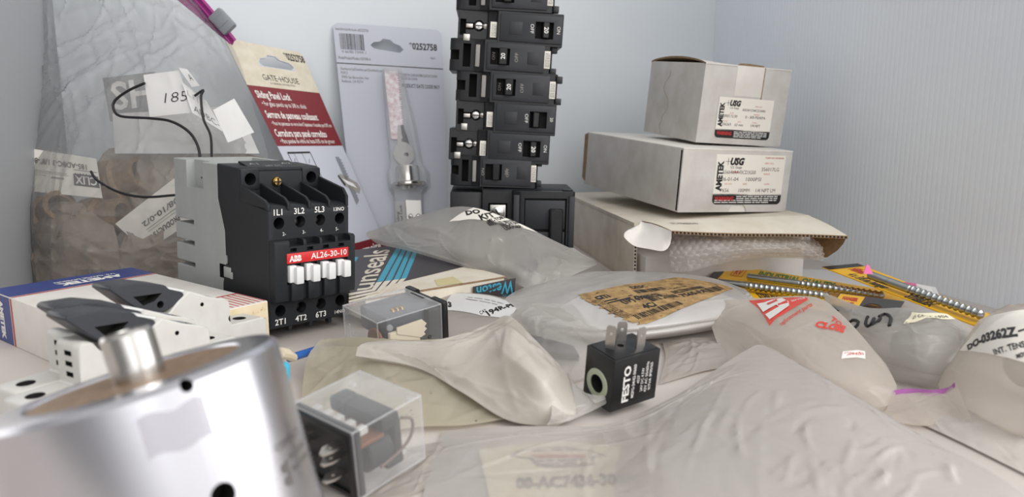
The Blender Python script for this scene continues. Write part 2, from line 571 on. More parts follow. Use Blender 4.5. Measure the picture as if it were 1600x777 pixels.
class Soft:
    """a soft surface lofted through rows of points (near row first), with creases and lumps"""
    def __init__(s, rows, up=(0, 0, 1), wr=0.12, ws=0.35, seed=0, lumps=(), smooth=True, bulge=0.0, stretch=(1, 1), edge=0.06, folds=46, foldh=None, foldw=(0.10, 0.65), dirs=None):
        s.rows = [Line(r, smooth) for r in rows]
        s.up = V(up).normalized()
        s.wr, s.ws, s.seed, s.lumps, s.bulge = wr, ws, seed, lumps, bulge
        s.sm = smooth; s.st = stretch; s.edge = edge
        a, b = s.rows[0], s.rows[-1]
        s.w = max((a(1) - a(0)).length, (b(1) - b(0)).length)
        s.h = max((b(0) - a(0)).length, (b(1) - a(1)).length, (b(.5) - a(.5)).length)
        r = random.Random(seed * 17 + 3)
        s.folds = []
        fh = wr if foldh is None else foldh
        size = min(s.w, s.h)
        for _ in range(folds):
            x, y = r.random() * s.w, r.random() * s.h
            a_ = rad(r.uniform(*dirs)) if dirs else r.uniform(0, math.pi)
            L_ = size * r.uniform(0.15, 0.55)
            s.folds.append((x, y, math.cos(a_), math.sin(a_), L_, r.uniform(*foldw), fh * r.uniform(0.35, 1.0) * r.choice((1, 1, -0.6)), r.uniform(-0.12, 0.12)))
        s._c = None
    def base(s, u, v):
        n = len(s.rows)
        x = min(max(v, 0), 1) * (n - 1)
        i = min(int(x), n - 2)
        k = x - i
        b, c = s.rows[i](u), s.rows[i + 1](u)
        if n == 2 or not s.sm: return b.lerp(c, k)
        a = s.rows[i - 1](u) if i > 0 else b * 2 - c
        d = s.rows[i + 2](u) if i + 2 < n else c * 2 - b
        return catmull(a, b, c, d, k)
    def fall(s, u, v):
        e = min(u, 1 - u, v, 1 - v)
        e = min(max(e / s.edge, 0), 1)
        return e * e * (3 - 2 * e)
    def disp(s, u, v):
        X, Y = u * s.w, v * s.h
        q = V((X * s.st[0], Y * s.st[1], s.seed * 7.31)) * s.ws
        n1 = noise.noise(q)
        n2 = noise.noise(q * 2.3 + V((5.2, 1.3, 0)))
        d = s.wr * (0.7 * n1 + 0.25 * n2)
        for x, y, c, sn, L_, w_, h_, cv in s.folds:
            dx, dy = X - x, Y - y
            t = dx * c + dy * sn
            if t < -L_ or t > L_: continue
            k = abs(-dx * sn + dy * c + cv * t * t / L_ + 0.05 * n2)
            if k < w_:
                k = 1 - k / w_
                d += h_ * k * k * (1 - (t / L_) ** 2)
        d *= 0.25 + 0.75 * s.fall(u, v)
        if s.bulge:
            d += s.bulge * (math.sin(math.pi * min(max(u, 0), 1)) * math.sin(math.pi * min(max(v, 0), 1))) ** 0.6
        for lu, lv, ru, rv, h in s.lumps:
            r = ((u - lu) / ru) ** 2 + ((v - lv) / rv) ** 2
            if r < 1: d += h * (1 - r) ** 1.5 if h < 0 else h * math.sqrt(1 - r) * (1 - 0.3 * r)
        return d
    def top(s, u, v, off=0.0):
        p = s.base(u, v) + s.up * s.disp(u, v)
        return p + s.up * off
    def normal(s, u, v):
        e = 0.01
        a = s.top(min(u + e, 1), v) - s.top(max(u - e, 0), v)
        b = s.top(u, min(v + e, 1)) - s.top(u, max(v - e, 0))
        n = a.cross(b)
        if n.length < 1e-9: return s.up
        n.normalize()
        return n if n.dot(s.up) > 0 else -n
    def on(s, u, v, off):
        return s.top(u, v) + s.normal(u, v) * off
    def uv(s, px, py):
        """the sheet coordinate seen at a photo pixel"""
        if s._c is None:
            s._c = [(*proj(s.top(i / 40, j / 40)), i / 40, j / 40) for j in range(41) for i in range(41)]
        best = min(((a - px) ** 2 + (b - py) ** 2, u, v) for a, b, u, v in s._c)
        st = 1 / 60
        _, u, v = best; be = best[0]
        for _ in range(8):
            for du, dv in ((st, 0), (-st, 0), (0, st), (0, -st)):
                uu, vv = min(max(u + du, 0), 1), min(max(v + dv, 0), 1)
                a, b = proj(s.top(uu, vv))
                e = (a - px) ** 2 + (b - py) ** 2
                if e < be: be, u, v = e, uu, vv
            st *= 0.6
        return u, v
    def patch(s, corners, off=0.035):
        """maps (0..1, 0..1) onto the sheet between four photo pixels: bottom-left, bottom-right, top-right, top-left of the lettering"""
        q = [V(s.uv(*c)).to_3d() for c in corners]
        def fn(x, y):
            a = q[0].lerp(q[1], x); b = q[3].lerp(q[2], x)
            c = a.lerp(b, y)
            return s.on(min(max(c.x, 0), 1), min(max(c.y, 0), 1), off)
        return fn
    def mesh(s, nu=56, nv=56, belly=0.25, floor=0.02, mi=0, mb=None, thin=None):
        if thin is None: nu, nv = int(nu * 1.5), int(nv * 1.5)
        """a closed bag: upper film and under film joined at the rim"""
        mb = mb or MB()
        o = len(mb.v)
        W = nu + 1
        for j in range(nv + 1):
            for i in range(nu + 1):
                mb.v.append(s.top(i / nu, j / nv))
        o2 = len(mb.v)
        for j in range(nv + 1):
            for i in range(nu + 1):
                u, v = i / nu, j / nv
                p = s.base(u, v)
                if thin is not None:
                    p = s.top(u, v) - s.up * thin
                else:
                    e = s.fall(u, v)
                    p = p - s.up * (0.02 + belly * e)
                    if floor is not None and p.z < floor: p.z = min(floor, mb.v[o + j * W + i].z - 0.01)
                mb.v.append(p)
        for j in range(nv):
            for i in range(nu):
                a = j * W + i
                mb.f.append((o + a, o + a + 1, o + a + W + 1, o + a + W)); mb.m.append(mi)
                mb.f.append((o2 + a + W, o2 + a + W + 1, o2 + a + 1, o2 + a)); mb.m.append(mi)
        rim = [i for i in range(nu)] + [j * W + nu for j in range(nv)] + [nv * W + i for i in range(nu, 0, -1)] + [j * W for j in range(nv, 0, -1)]
        for k in range(len(rim)):
            a, b = rim[k], rim[(k + 1) % len(rim)]
            mb.f.append((o + b, o + a, o2 + a, o2 + b)); mb.m.append(mi)
        return mb

def decal(mb, fn, mi, n=10, x0=0, y0=0, x1=1, y1=1):
    return mb.grid(lambda u, v: fn(x0 + (x1 - x0) * u, y0 + (y1 - y0) * v), n, n, mi)

def barcode(mb, fn, x0, y0, x1, y1, mi, n=22, seed=1):
    r = random.Random(seed)
    x = x0
    while x < x1:
        w = (x1 - x0) / n * r.choice((0.3, 0.5, 0.9))
        mb.rect(fn, x, y0, min(x + w, x1), y1, mi)
        x += w + (x1 - x0) / n * r.choice((0.35, 0.5, 0.8))
    return mb

def lines(mb, fn, x0, x1, ys, h, mi, seed=1):
    """rows of print too small to read: short word-long bars"""
    r = random.Random(seed)
    for y in ys:
        x = x0
        end = x1 - (x1 - x0) * r.random() * 0.15
        while x < end:
            w = h * r.uniform(1.5, 5)
            mb.rect(fn, x, y, min(x + w, end), y + h * 0.75, mi)
            x += w + h * 0.6
    return mb
# ================================================================== THE SETTING
CORNER = V((21.9, 86.0, 0))
WYAW = 16.8                               # the shelf bay is turned a little against the camera
def bay(x, y, z):                         # bay frame: x along the back wall (0 at the right corner, negative to the left), y out of the back wall towards the front
    m = Matrix.Rotation(rad(WYAW), 4, 'Z')
    return CORNER + m @ V((x, -y, z))

def slab(a, b, c, d, thick, mb=None, mi=0):
    mb = mb or MB()
    n = (V(b) - V(a)).cross(V(d) - V(a)).normalized()
    return mb.plate([a, b, c, d], thick, n, mi)

BACKW = 63.5
o = slab(bay(-BACKW - 2, 0, 0), bay(1, 0, 0), bay(1, 0, 60), bay(-BACKW - 2, 0, 60), 1.0).build('wall_back', 'wall_plastic', smooth=0)
o['kind'] = 'structure'
# right wall: fluted twin-wall plastic sheet
mb = MB()
nfl = 100
def wr_pt(u, v):
    y = u * 46
    k = abs(math.sin(math.pi * y / 0.46))
    dep = 0.018 * (1 - k) ** 3
    return bay(0 + dep, y, 60 * v)
mb.grid(wr_pt, nfl * 6, 1)
mb.add([bay(1, 0, 0), bay(1, 46, 0), bay(1, 46, 60), bay(1, 0, 60), bay(0, 46, 0), bay(0, 46, 60)], [(0, 1, 2, 3), (1, 4, 5, 2)])
o = mb.build('wall_right', 'fluted_plastic', smooth=50)
o['kind'] = 'structure'
mb = MB()
mb.plate([bay(-BACKW, 0, 0), bay(-BACKW, 21, 0), bay(-BACKW, 21, 60), bay(-BACKW, 0, 60)], 1.0, bay(1, 0, 0) - bay(0, 0, 0))
o = mb.build('wall_left', 'liner_plastic', smooth=0, fix=True)
o['kind'] = 'structure'
mb = MB()
mb.plate([V((-70, -4, 0)), V((62, -4, 0)), V((62, 100, 0)), V((-70, 100, 0))], 1.2, (0, 0, 1))
o = mb.build('floor', 'shelf_paper', smooth=0)
o['kind'] = 'structure'

# ================================================================== CONTACTOR
def make_contactor():
    W, D, H = 5.47, 11.0, 9.04
    M = frame((-13.69, 42.02, 1.02), 48.7, 0.8, 1.8)
    t = thing('contactor', 'dark grey and pale grey electrical contactor with red name strip and four white tabs', 'contactor', M)
    # pale rear housing with three side slits
    prof = [(4.75, -1.0), (11.0, -1.0)]
    for z in (2.35, 3.75, 5.1):
        prof += [(11.0, z - 0.14), (8.6, z - 0.14), (8.6, z + 0.14), (11.0, z + 0.14)]
    prof += [(11.0, H), (5.4, H - 0.1), (5.45, 6.9), (4.75, 5.0), (4.7, 3.1), (5.1, 1.8), (5.2, 0.2)]
    b = MB().prism(prof, 'x', 0.0, W, 0, bev=0.05)
    c = MB().box((-0.5, 7.2, 7.3), (0.55, 9.3, 9.6), 0)
    c.box((1.2, 7.4, 8.55), (4.9, 9.9, 9.6), 0)
    c.box((-.5, 4.4, 2.1), (0.25, 5.5, 2.95), 1)
    b.cut(c)
    b.cyl((-0.01, 7.35, 8.0), (-0.02, 7.35, 8.0), 0.07, 1, 10)
    b.build('base', ['grey_white_plastic', 'charcoal_dark'], t, fix=True)
    # pale latch in the side
    l = MB().box((-0.06, 4.15, 2.2), (0.2, 4.95, 2.85), 0, bev=0.05).box((-0.1, 3.95, 2.2), (0.1, 4.15, 2.6), 0, bev=0.03)
    l.build('latch', 'grey_white_plastic', t)
    # dark front cover
    p = [(0, -0.12), (0, 6.55), (0.25, 6.85), (2.9, 6.95), (2.9, 8.55), (3.15, 8.85), (5.5, 8.98), (5.5, 6.9), (4.8, 5.0), (4.75, 3.1), (5.15, 1.8), (5.25, -0.12)]
    cov = MB().prism(p, 'x', 0.0, W, 0, bev=0.06)
    hx = [0.68, 2.05, 3.42, 4.79]
    cut = MB()
    for x in hx:
        cut.cyl((x, -1, 5.92), (x, 1.6, 5.92), 0.34, 1, 24)
        cut.cyl((x, -1, 0.88), (x, 1.6, 0.88), 0.34, 1, 24)
    for x in (0.62, W - 0.72):
        cut.cyl((x, 2, 8.2), (x, 4.2, 8.2), 0.36, 1, 24)
    cut.box((-0.2, 4.35, 3.0), (0.12, 4.75, 3.55), 1)
    cov.cut(cut)
    cov.box((0.02, 2.82, 7.55), (1.25, 3.4, 8.8), 0, bev=0.12)
    cov.box((W - 1.35, 2.82, 7.55), (W - 0.02, 3.4, 8.8), 0, bev=0.12)
    c2 = MB()
    for x in (0.62, W - 0.72):
        c2.cyl((x, 2, 8.2), (x, 4.2, 8.2), 0.36, 1, 24)
    cov.cut(c2)
    # phase barriers on the terminal deck
    xs = [(0.0, 0.22, 0.0), (1.27, 1.45, 0.1), (2.65, 2.83, 0.1), (4.02, 4.2, 0.1), (W - 0.2, W, 0.5)]
    for x0, x1, up in xs:
        cov.prism([(0.02, 6.6), (0.02, 6.95 + up * 0.6), (0.4, 7.2 + up), (2.95, 7.9 + up * 0.7), (2.95, 6.9)], 'x', x0, x1, 0, bev=0.04)
    # raised middle block
    blk = MB().prism([(0.1, 1.45), (-0.5, 1.5), (-0.55, 1.7), (-0.55, 4.85), (-0.45, 4.98), (0.1, 5.0)], 'x', 0.03, W + 0.06, 0, bev=0.04)
    cc = MB()
    sx = [1.28, 2.38, 3.46, 4.54]
    for x in sx:
        cc.box((x - 0.30, -0.8, 4.62), (x + 0.62, 0.0, 5.3), 0)
        cc.box((x - 0.26, -0.9, 4.32), (x + 0.16, -0.2, 4.52), 1)
        cc.box((x - 0.48, -0.9, 2.45), (x + 0.42, -0.3, 3.62), 1)
    blk.cut(cc)
    for x in sx:
        blk.box((x - 0.34, -0.8, 1.52), (x + 0.42, -0.4, 2.55), 0, bev=0.06)
    cov.add(blk.v, blk.f); cov.m[-len(blk.f):] = blk.m
    for x in (1.36, 2.74, 4.1):
        cov.prism([(0.02, -0.1), (0.5, -0.1), (0.4, -0.42), (0.06, -0.42)], 'x', x - 0.12, x + 0.12, 0, bev=0.04)
    # markings
    f = lambda x, z: (x, -0.012, z)
    for x, a, bq in zip(hx, ('1L1', '3L2', '5L3', '13NO'), ('2T1', '4T2', '6T3', '14NO')):
        hh = 0.34 if a != '13NO' else 0.22
        cov.text(a, f, x - 0.05, 6.38, hh, 2, bold=0.012)
        cov.text(bq, f, x - 0.02, 0.08, hh, 2, bold=0.012)
    for x, a in zip((1.0, 2.3, 3.5, 4.6), ('2-', '3-', '4-', '5-')):
        cov.text(a, f, x, 5.2, 0.2, 2)
    covo = cov.build('front_cover', ['charcoal_plastic', 'charcoal_dark', 'white_ink'], t)
    # red name strip
    s = MB().box((0.78, -0.60, 3.66), (4.98, -0.5, 4.24), 0, bev=0.02)
    g = lambda x, z: (x, -0.608, z)
    s.text('ABB', g, 0.92, 3.78, 0.32, 1, bold=0.05, align='L', sx=0.92)
    s.rect(lambda x, z: (x, -0.612, z), 0.9, 3.925, 1.8, 3.95, 0)
    s.text('AL26-30-10', g, 2.35, 3.80, 0.34, 1, w=2.5, bold=0.015, align='L')
    s.build('name_strip', ['label_red', 'white_ink'], t, label='red name strip with white lettering')
    for x in sx:
        q = MB().box((x - 0.40, -0.72, 2.58), (x + 0.05, -0.3, 3.55), 0, bev=0.04)
        q.box((x - 0.14, -1.0, 2.5), (x + 0.36, -0.4, 3.48), 0, bev=0.07)
        q.build('white_tab', 'white_plastic', t)
    # coil terminal: screw and sloping label plate
    sc = MB().lathe([(0.28, 0), (0.28, 0.16), (0.22, 0.24), (0.0, 0.26)], (2.35, 2.92, 8.0), (0, -1, 0), 20, 0, close=False)
    sc.box((2.12, 2.62, 7.96), (2.58, 2.68, 8.04), 1).box((2.31, 2.62, 7.77), (2.39, 2.68, 8.23), 1)
    sc.build('terminal_screw', ['brass', 'charcoal_dark'], covo)
    for x in hx[1:3]:
        for z in (5.92, 0.88):
            MB().lathe([(0.24, 0), (0.24, 0.2), (0.16, 0.26), (0.0, 0.27)], (x - 0.02, 0.75, z), (0, -1, 0), 14, 0, close=False).build('terminal_screw', 'tin', covo)
    lp = MB().plate([(0.95, 2.95, 8.72), (4.35, 2.95, 8.72), (4.35, 4.7, 9.14), (0.95, 4.7, 9.14)], 0.12, (0, -0.24, 1), 0)
    fl = lambda x, y: (x, 2.95 + y, 8.735 + y * 0.24)
    lp.text('A1', fl, 1.55, 0.95, 0.34, 1, sx=1.3).text('A2', fl, 3.75, 0.95, 0.34, 1, sx=1.3)
    lp.text('24V DC', fl, 2.65, 0.6, 0.24, 1, sx=1.0).text('50/60Hz', fl, 2.65, 0.15, 0.24, 1, sx=1.0)
    lp.build('coil_label', ['charcoal_plastic', 'pale_ink'], covo)
    return t
make_contactor()

# ================================================================== GAUGE CARTONS ON THE RIGHT
def usg_label(mb, fn, big):
    """fn maps (0..1,0..1) on the label"""
    W, K, R, PK, B, WI, G = 1, 2, 3, 4, 2, 5, 6
    n = 1
    mb.rect(fn, 0, 0.19, 1, 1, W, 4)
    f2 = lambda x, y: fn(x, y) + fn.out * 0.012
    f3 = lambda x, y: fn(x, y) + fn.out * 0.022
    # rounded black foot
    pts = []
    r = 0.06; ry = r * fn.ar
    for cx, cy, a0 in ((r, ry, 180), (1 - r, ry, 270)):
        for k in range(7):
            a = rad(a0 + 90 * k / 6)
            pts.append(fn(cx + r * math.cos(a), cy + ry * math.sin(a)))
    pts += [fn(1, 0.215), fn(0, 0.215)]
    mb.poly(pts, K)
    rs = lambda x, y: f2(0.115 - y, x)          # lettering that climbs the left edge
    c = lambda x, y: f2(x, y)
    asp = 1 / fn.ar                               # width/height
    mb.text('AMETEK', lambda x, y: f2(0.105 - y * fn.ar ** -1 if False else 0.105 - y, x), 0.27, 0.0, 0.075, K, w=0.60, bold=0.05, align='L')
    mb.text('USG', c, 0.20, 0.80, 0.13, K, w=0.20, bold=0.06, shear=0.25, align='L')
    mb.rect(c, 0.13, 0.857, 0.21, 0.865, K); mb.rect(c, 0.166, 0.79, 0.172, 0.93, K)
    mb.text('U.S. Gauge', c, 0.21, 0.725, 0.05, K, w=0.16, align='L')
    if big:
        mb.text('FORM NO 00-000-00', c, 0.70, 0.93, 0.035, R, w=0.27, align='L')
        mb.text('SPEC NO', c, 0.70, 0.82, 0.035, PK, w=0.13, align='L')
        mb.text('356017LG', c, 0.66, 0.68, 0.075, G, w=0.26, align='L')
        mb.text('656646AA43CD3G00', c, 0.11, 0.615, 0.075, G, w=0.47, align='L')
        mb.rect(f3, 0.24, 0.648, 0.33, 0.662, R)
        mb.text('RANGE', c, 0.70, 0.605, 0.035, PK, w=0.09, align='L')
        mb.text('06-01-04', c, 0.10, 0.475, 0.075, G, w=0.24, align='L')
        mb.text('1000PSI', c, 0.45, 0.475, 0.075, G, w=0.22, align='L')
        mb.text('FIG NO', c, 0.15, 0.40, 0.032, PK, w=0.10, align='L')
        mb.text('SIZE', c, 0.41, 0.40, 0.032, PK, w=0.06, align='L')
        mb.text('CONN', c, 0.72, 0.40, 0.032, PK, w=0.08, align='L')
        mb.text('P656', c, 0.10, 0.25, 0.075, G, w=0.12, align='L')
        mb.text('100MM', c, 0.36, 0.25, 0.075, G, w=0.16, align='L')
        mb.text('1/4 NPT LM', c, 0.61, 0.25, 0.075, G, w=0.29, align='L')
    else:
        mb.text('SPEC NO', c, 0.66, 0.80, 0.035, PK, w=0.13, align='L')
        mb.text('656241CN4CD3A00', c, 0.44, 0.69, 0.06, K, w=0.42, align='L')
        mb.text('DATE', c, 0.22, 0.60, 0.035, PK, w=0.07, align='L')
        mb.text('RANGE', c, 0.66, 0.60, 0.035, PK, w=0.1, align='L')
        mb.text('2003.12.30', c, 0.11, 0.515, 0.065, K, w=0.25, align='L')
        mb.text('0 - 300 PSI/KPA', c, 0.51, 0.515, 0.065, K, w=0.37, align='L')
        mb.text('FIG NO', c, 0.10, 0.40, 0.032, PK, w=0.1, align='L')
        mb.text('SIZE', c, 0.38, 0.40, 0.032, PK, w=0.06, align='L')
        mb.text('CONN', c, 0.65, 0.40, 0.032, PK, w=0.09, align='L')
        mb.text('256263', c, 0.10, 0.31, 0.065, K, w=0.165, align='L')
        mb.text('63 mm', c, 0.335, 0.31, 0.065, K, w=0.15, align='L')
        mb.text('1/4 NPT', c, 0.63, 0.31, 0.065, K, w=0.175, align='L')
    mb.text('WARNING', f2, 0.03, 0.075, 0.085, R, w=0.27, bold=0.04, align='L')
    lines(mb, f2, 0.34, 0.97, (0.155, 0.115), 0.022, WI, 3)
    lines(mb, f2, 0.34 if not big else 0.03, 0.97, (0.075,), 0.022, WI, 4)
    lines(mb, f2, 0.34 if not big else 0.03, 0.9, (0.035,), 0.022, WI, 5)

LABELMATS = ['label_paper', 'ink', 'red_ink', 'pink_ink', 'white_ink', 'grey_ink']
def label_fn(x0, z0, x1, z1, y, slope=(0, 0)):
    def fn(u, v):
        return V((x0 + (x1 - x0) * u, y, z0 + (z1 - z0) * v))
    fn.out = V((0, -1, 0)); fn.ar = (x1 - x0) / (z1 - z0)
    return fn

def carton(M, w, d, h, name, label, group, big, mats0):
    t = thing(name, label, 'box', M, group)
    b = MB()
    th = 0.18
    # front panel with finger notch / tuck slit, side panels, lid, bottom
    b.box((0.0, 0.0, 0.0), (w, d, h), 0, bev=0.05)
    if big:
        c = MB().cyl((w * 0.54, -0.2, -0.1), (w * 0.54, 0.12, -0.1), 0.85, 1, 28)
        c.box((-0.3, 0.14, 0.12), (0.12, 0.34, h - 0.12), 2)
        b.cut(c)
        b.box((-0.04, 0.36, 0.05), (0.05, d - 0.3, h - 0.03), 3, bev=0.02)
        b.prism([(d - 0.2, 0.3), (d + 0.35, 0.6), (d + 0.4, h - 0.2), (d - 0.2, h - 0.05)], 'x', -0.06, 0.1, 4)
    bo = b.build('carton_body', [mats0, 'white_board', 'dark_gap', 'board_stained', 'kraft'], t, fix=True)
    if big:
        lid = MB().box((-0.02, -0.03, h - 0.06), (w + 0.02, d, h + 0.06), 0, bev=0.05)
        lid.build('lid', 'white_board', t)
        lb = MB(); usg_label(lb, label_fn(w * 0.295, 0.62, w * 0.935, h * 0.93, -0.012), True)
    else:
        # lid warped up along the left side, with a tuck tab let into the front
        lid = MB()
        def top(u, v):
            return V((w * u, d * v, h + 0.04 + 0.45 * (1 - u) ** 3 * math.sin(math.pi * min(max(v, 0), 1)) ** 0.7))
        lid.grid(top, 14, 14, 0)
        lid.grid(lambda u, v: top(1 - u, v) - V((0, 0, 0.14)), 14, 14, 1)
        lid.grid(lambda u, v: top(u, 0) - V((0, 0, 0.14 * (1 - v))), 14, 1, 0)
        lid.grid(lambda u, v: top(0, 1 - u) - V((0, 0, 0.14 * (1 - v))), 14, 1, 2)
        lid.grid(lambda u, v: top(1, u) - V((0, 0, 0.14 * (1 - v))), 14, 1, 0)
        lid.build('lid', ['white_board', 'kraft', 'kraft'], t)
        tab = MB().box((w * 0.36, -0.03, h * 0.62), (w * 0.68, 0.02, h - 0.02), 0, bev=0.01)
        tab.box((w * 0.675, -0.035, h * 0.6), (w * 0.685, 0.0, h), 1)
        tab.prism([(w * 0.36, h), (w * 0.68, h), (w * 0.66, h + 0.16), (w * 0.5, h + 0.22), (w * 0.40, h + 0.2)], 'y', 0.02, 0.2, 1)
        tab.build('tuck_tab', ['white_board', 'kraft'], t)
        st = MB()
        def sw(y, z): return V((-0.008, y, z))
        r = random.Random(5)
        pl = []; pr = []
        for k in range(16):
            z = h * (0.02 + 0.86 * k / 15)
            yy = d * 0.62 + 0.5 * math.sin(k * 0.7) + r.uniform(-.15, .15)
            pl.append(sw(yy, z)); pr.append(sw(yy + 0.10 + 0.05 * r.random(), z))
        for k in range(15):
            st.poly([pr[k], pl[k], pl[k + 1], pr[k + 1]], 0)
        st.build('water_stain', 'stain', bo)
        lb = MB(); usg_label(lb, label_fn(w * 0.20, 0.5, w * 0.84, h * 0.60, -0.045), False)
    lb.build('label', LABELMATS2, bo, label='white label with black and red print')
    return t
mat('stain', (172, 162, 150), 0.6)
LABELMATS2 = ['label_paper', 'label_paper', 'ink', 'red_ink', 'pink_ink', 'white_ink', 'grey_ink']
carton(frame((14.75, 62.3, 10.68), 17.6, 4.4, 3.4), 8.1, 9.1, 6.25, 'gauge_box', 'small white gauge box on top of the stack, lid slightly open, water stain on side', 'stacked white cartons', False, 'board_stained')
carton(frame((12.72, 58.62, 5.47), 20.6, 2.9, 2.3), 10.26, 16.5, 4.9, 'gauge_box', 'wider white gauge box in the middle of the stack, with printed label and finger notch', 'stacked white cartons', True, 'board_stained')

def open_carton():
    M = frame((9.24, 57.4, 0), 9.4)
    w, d, h = 14.0, 22.5, 4.75
    t = thing('open_carton', 'long cream corrugated carton at the bottom of the stack, flap open over bubble wrap', 'box', M, 'stacked white cartons')
    b = MB()
    th = 0.28
    b.box((0, 0, 0), (th, d, h), 0, bev=0.03).box((w - th, 0.0, 0), (w, d, h), 0, bev=0.03)
    b.box((0, d - th, 0), (w, d, h), 0, bev=0.03).box((0, 0, 0), (w, d, th), 0)
    # corrugated cut edge on the near end of the left side
    for k in range(16):
        b.box((0.07, -0.012, 0.1 + k * 0.28), (0.2, 0.01, 0.24 + k * 0.28), 1)
    b.build('carton_body', ['cream_board', 'dark_gap'], t)
    Mi = M.inverted()
    # lid over the top, then the front flap reaching out
    lz = h + 0.1
    lid = MB()
    lid.plate([(-0.05, -0.1, lz), (w + 0.3, -0.1, lz + 0.25), (w + 0.3, d, lz + 0.1), (-0.05, d, lz)], 0.25, (0, 0, 1), 0, 0)
    lid.build('lid', 'cream_board', t, fix=True)
    L0, R0 = Mi @ P(1003, 345, z=5.15), Mi @ P(1262, 336.5, z=5.5)
    L1, R1 = Mi @ P(1049, 360.5, d=53.2), Mi @ P(1324.6, 369, d=53.2)
    fl = MB()
    def fp(u, v):
        a, bb = L0.lerp(R0, u), L1.lerp(R1, u)
        p = a.lerp(bb, v)
        p.z += 0.10 * math.sin(math.pi * v) - 0.05 * math.sin(6 * u) * v
        return p
    fl.grid(fp, 20, 8, 0)
    fl.grid(lambda u, v: fp(1 - u, v) - V((0, 0.03, 0.22)), 20, 8, 2)
    fl.grid(lambda u, v: fp(u, 1) - V((0, 0.03, 0.22)) * v, 20, 1, 2)
    fl.grid(lambda u, v: fp(0, 1 - u) - V((0, 0.03, 0.22)) * v, 8, 1, 2)
    fl.grid(lambda u, v: fp(1, u) - V((0, 0.03, 0.22)) * v, 8, 1, 2)
    # dark flutes along the cut edge
    for k in range(46):
        u0 = (k + 0.15) / 46; u1 = (k + 0.75) / 46
        dn = V((0, 0.03, 0.22))
        q = [fp(u0, 1) - dn * 0.25, fp(u1, 1) - dn * 0.25, fp(u1, 1) - dn * 0.85, fp(u0, 1) - dn * 0.85]
        fl.poly([x + V((0, -0.012, 0)) for x in q], 1)
    lf = lambda x, y: fp(x, 1 - y) + V((0, -0.0, 0.03))
    fl.text('PC-78460010', lf, 0.10, 0.50, 0.12, 3, w=0.15, align='L', bold=0.01)
    fl.build('front_flap', ['cream_board', 'dark_gap', 'kraft', 'grey_ink'], t)
    # left ear: rounded white flap folded out
    oe = [Mi @ P(*q[:2], d=q[2]) for q in ((977, 363, 54.6), (975, 369, 54.4), (980, 376, 54.2), (993, 385, 53.8), (1016, 389.5, 53.2), (1034, 392.5, 52.8), (1043, 388.5, 52.9), (1047.5, 381, 53.0))]
    ie = [Mi @ P(*q[:2], d=q[2]) for q in ((985, 358, 55.0), (998, 351.5, 55.4), (1003, 346, 56.4), (1022, 351, 55.0), (1049, 361, 53.2))]
    ear = Soft([oe, [a.lerp(b, .5) + V((0, -0.12, 0.06)) for a, b in zip([Line(oe)(k / 6) for k in range(7)], [Line(ie)(k / 6) for k in range(7)])], ie], up=(0, -1, 0.2), wr=0.0, folds=0)
    ear.mesh(24, 12, floor=None, thin=0.2).build('left_ear_flap', 'white_board', t, smooth=40)
    e = MB()
    pts = [(1268, 371, 55.6), (1323, 370, 53.4), (1318, 381, 53.6), (1308, 392, 54.0), (1293, 402, 54.6), (1284, 403, 55.0), (1272, 388, 55.4)]
    e.plate([Mi @ P(a, bq, d=c) for a, bq, c in pts], 0.2, (0, -1, 0), 0, 0)
    e.build('right_ear_flap', 'kraft', t, fix=True)
    return t
open_carton()

# white inner box and the bubble wrap spilling from the carton
M = frame((10.0, 56.6, 0.3), 9.4)
b = MB().box((0, 0, 0), (12.9, 14, 2.1), 0, bev=0.12)
t = thing('inner_box', 'plain white inner box inside the open cream carton, under the bubble wrap', 'box', M)
b.build('box_body', 'white_board', t)

def bubble_wrap():
    rows = [[P(1050, 424, d=53.6), P(1072, 424, d=53.2), P(1120, 412, d=53.0), P(1180, 402, d=53.0), P(1240, 402, d=53.4), P(1288, 406, d=54.2)],
            [P(1046, 396, d=54.0), P(1080, 396, d=53.0), P(1140, 388, d=52.6), P(1200, 385, d=52.6), P(1250, 386, d=53.0), P(1284, 388, d=54.4)],
            [P(1052, 364, d=55.5), P(1080, 364, d=55.0), P(1140, 368, d=55.0), P(1200, 369, d=55.0), P(1240, 371, d=55.0), P(1272, 373, d=55.6)]]
    s = Soft(rows, up=(0, -0.85, 0.5), wr=0.25, ws=0.5, seed=3, edge=0.1, folds=40, foldh=0.35)
    mb = MB()
    nu, nv = 150, 60
    def pt(u, v):
        p = s.top(u, v)
        a, bq = u * 21, v * 7
        if int(bq) % 2: a += 0.5
        r = math.hypot(a % 1 - 0.5, bq % 1 - 0.5)
        return p + s.up * (0.16 * math.sqrt(max(0, 1 - (r / 0.46) ** 2)))
    mb.grid(pt, nu, nv, 0)
    mb.grid(lambda u, v: s.base(1 - u, v) - s.up * 0.25, 20, 8, 0)
    tag(mb.build('bubble_wrap', 'bubble_film', smooth=60), 'crumpled clear bubble wrap bulging from the open cream carton', 'bubble wrap')
bubble_wrap()
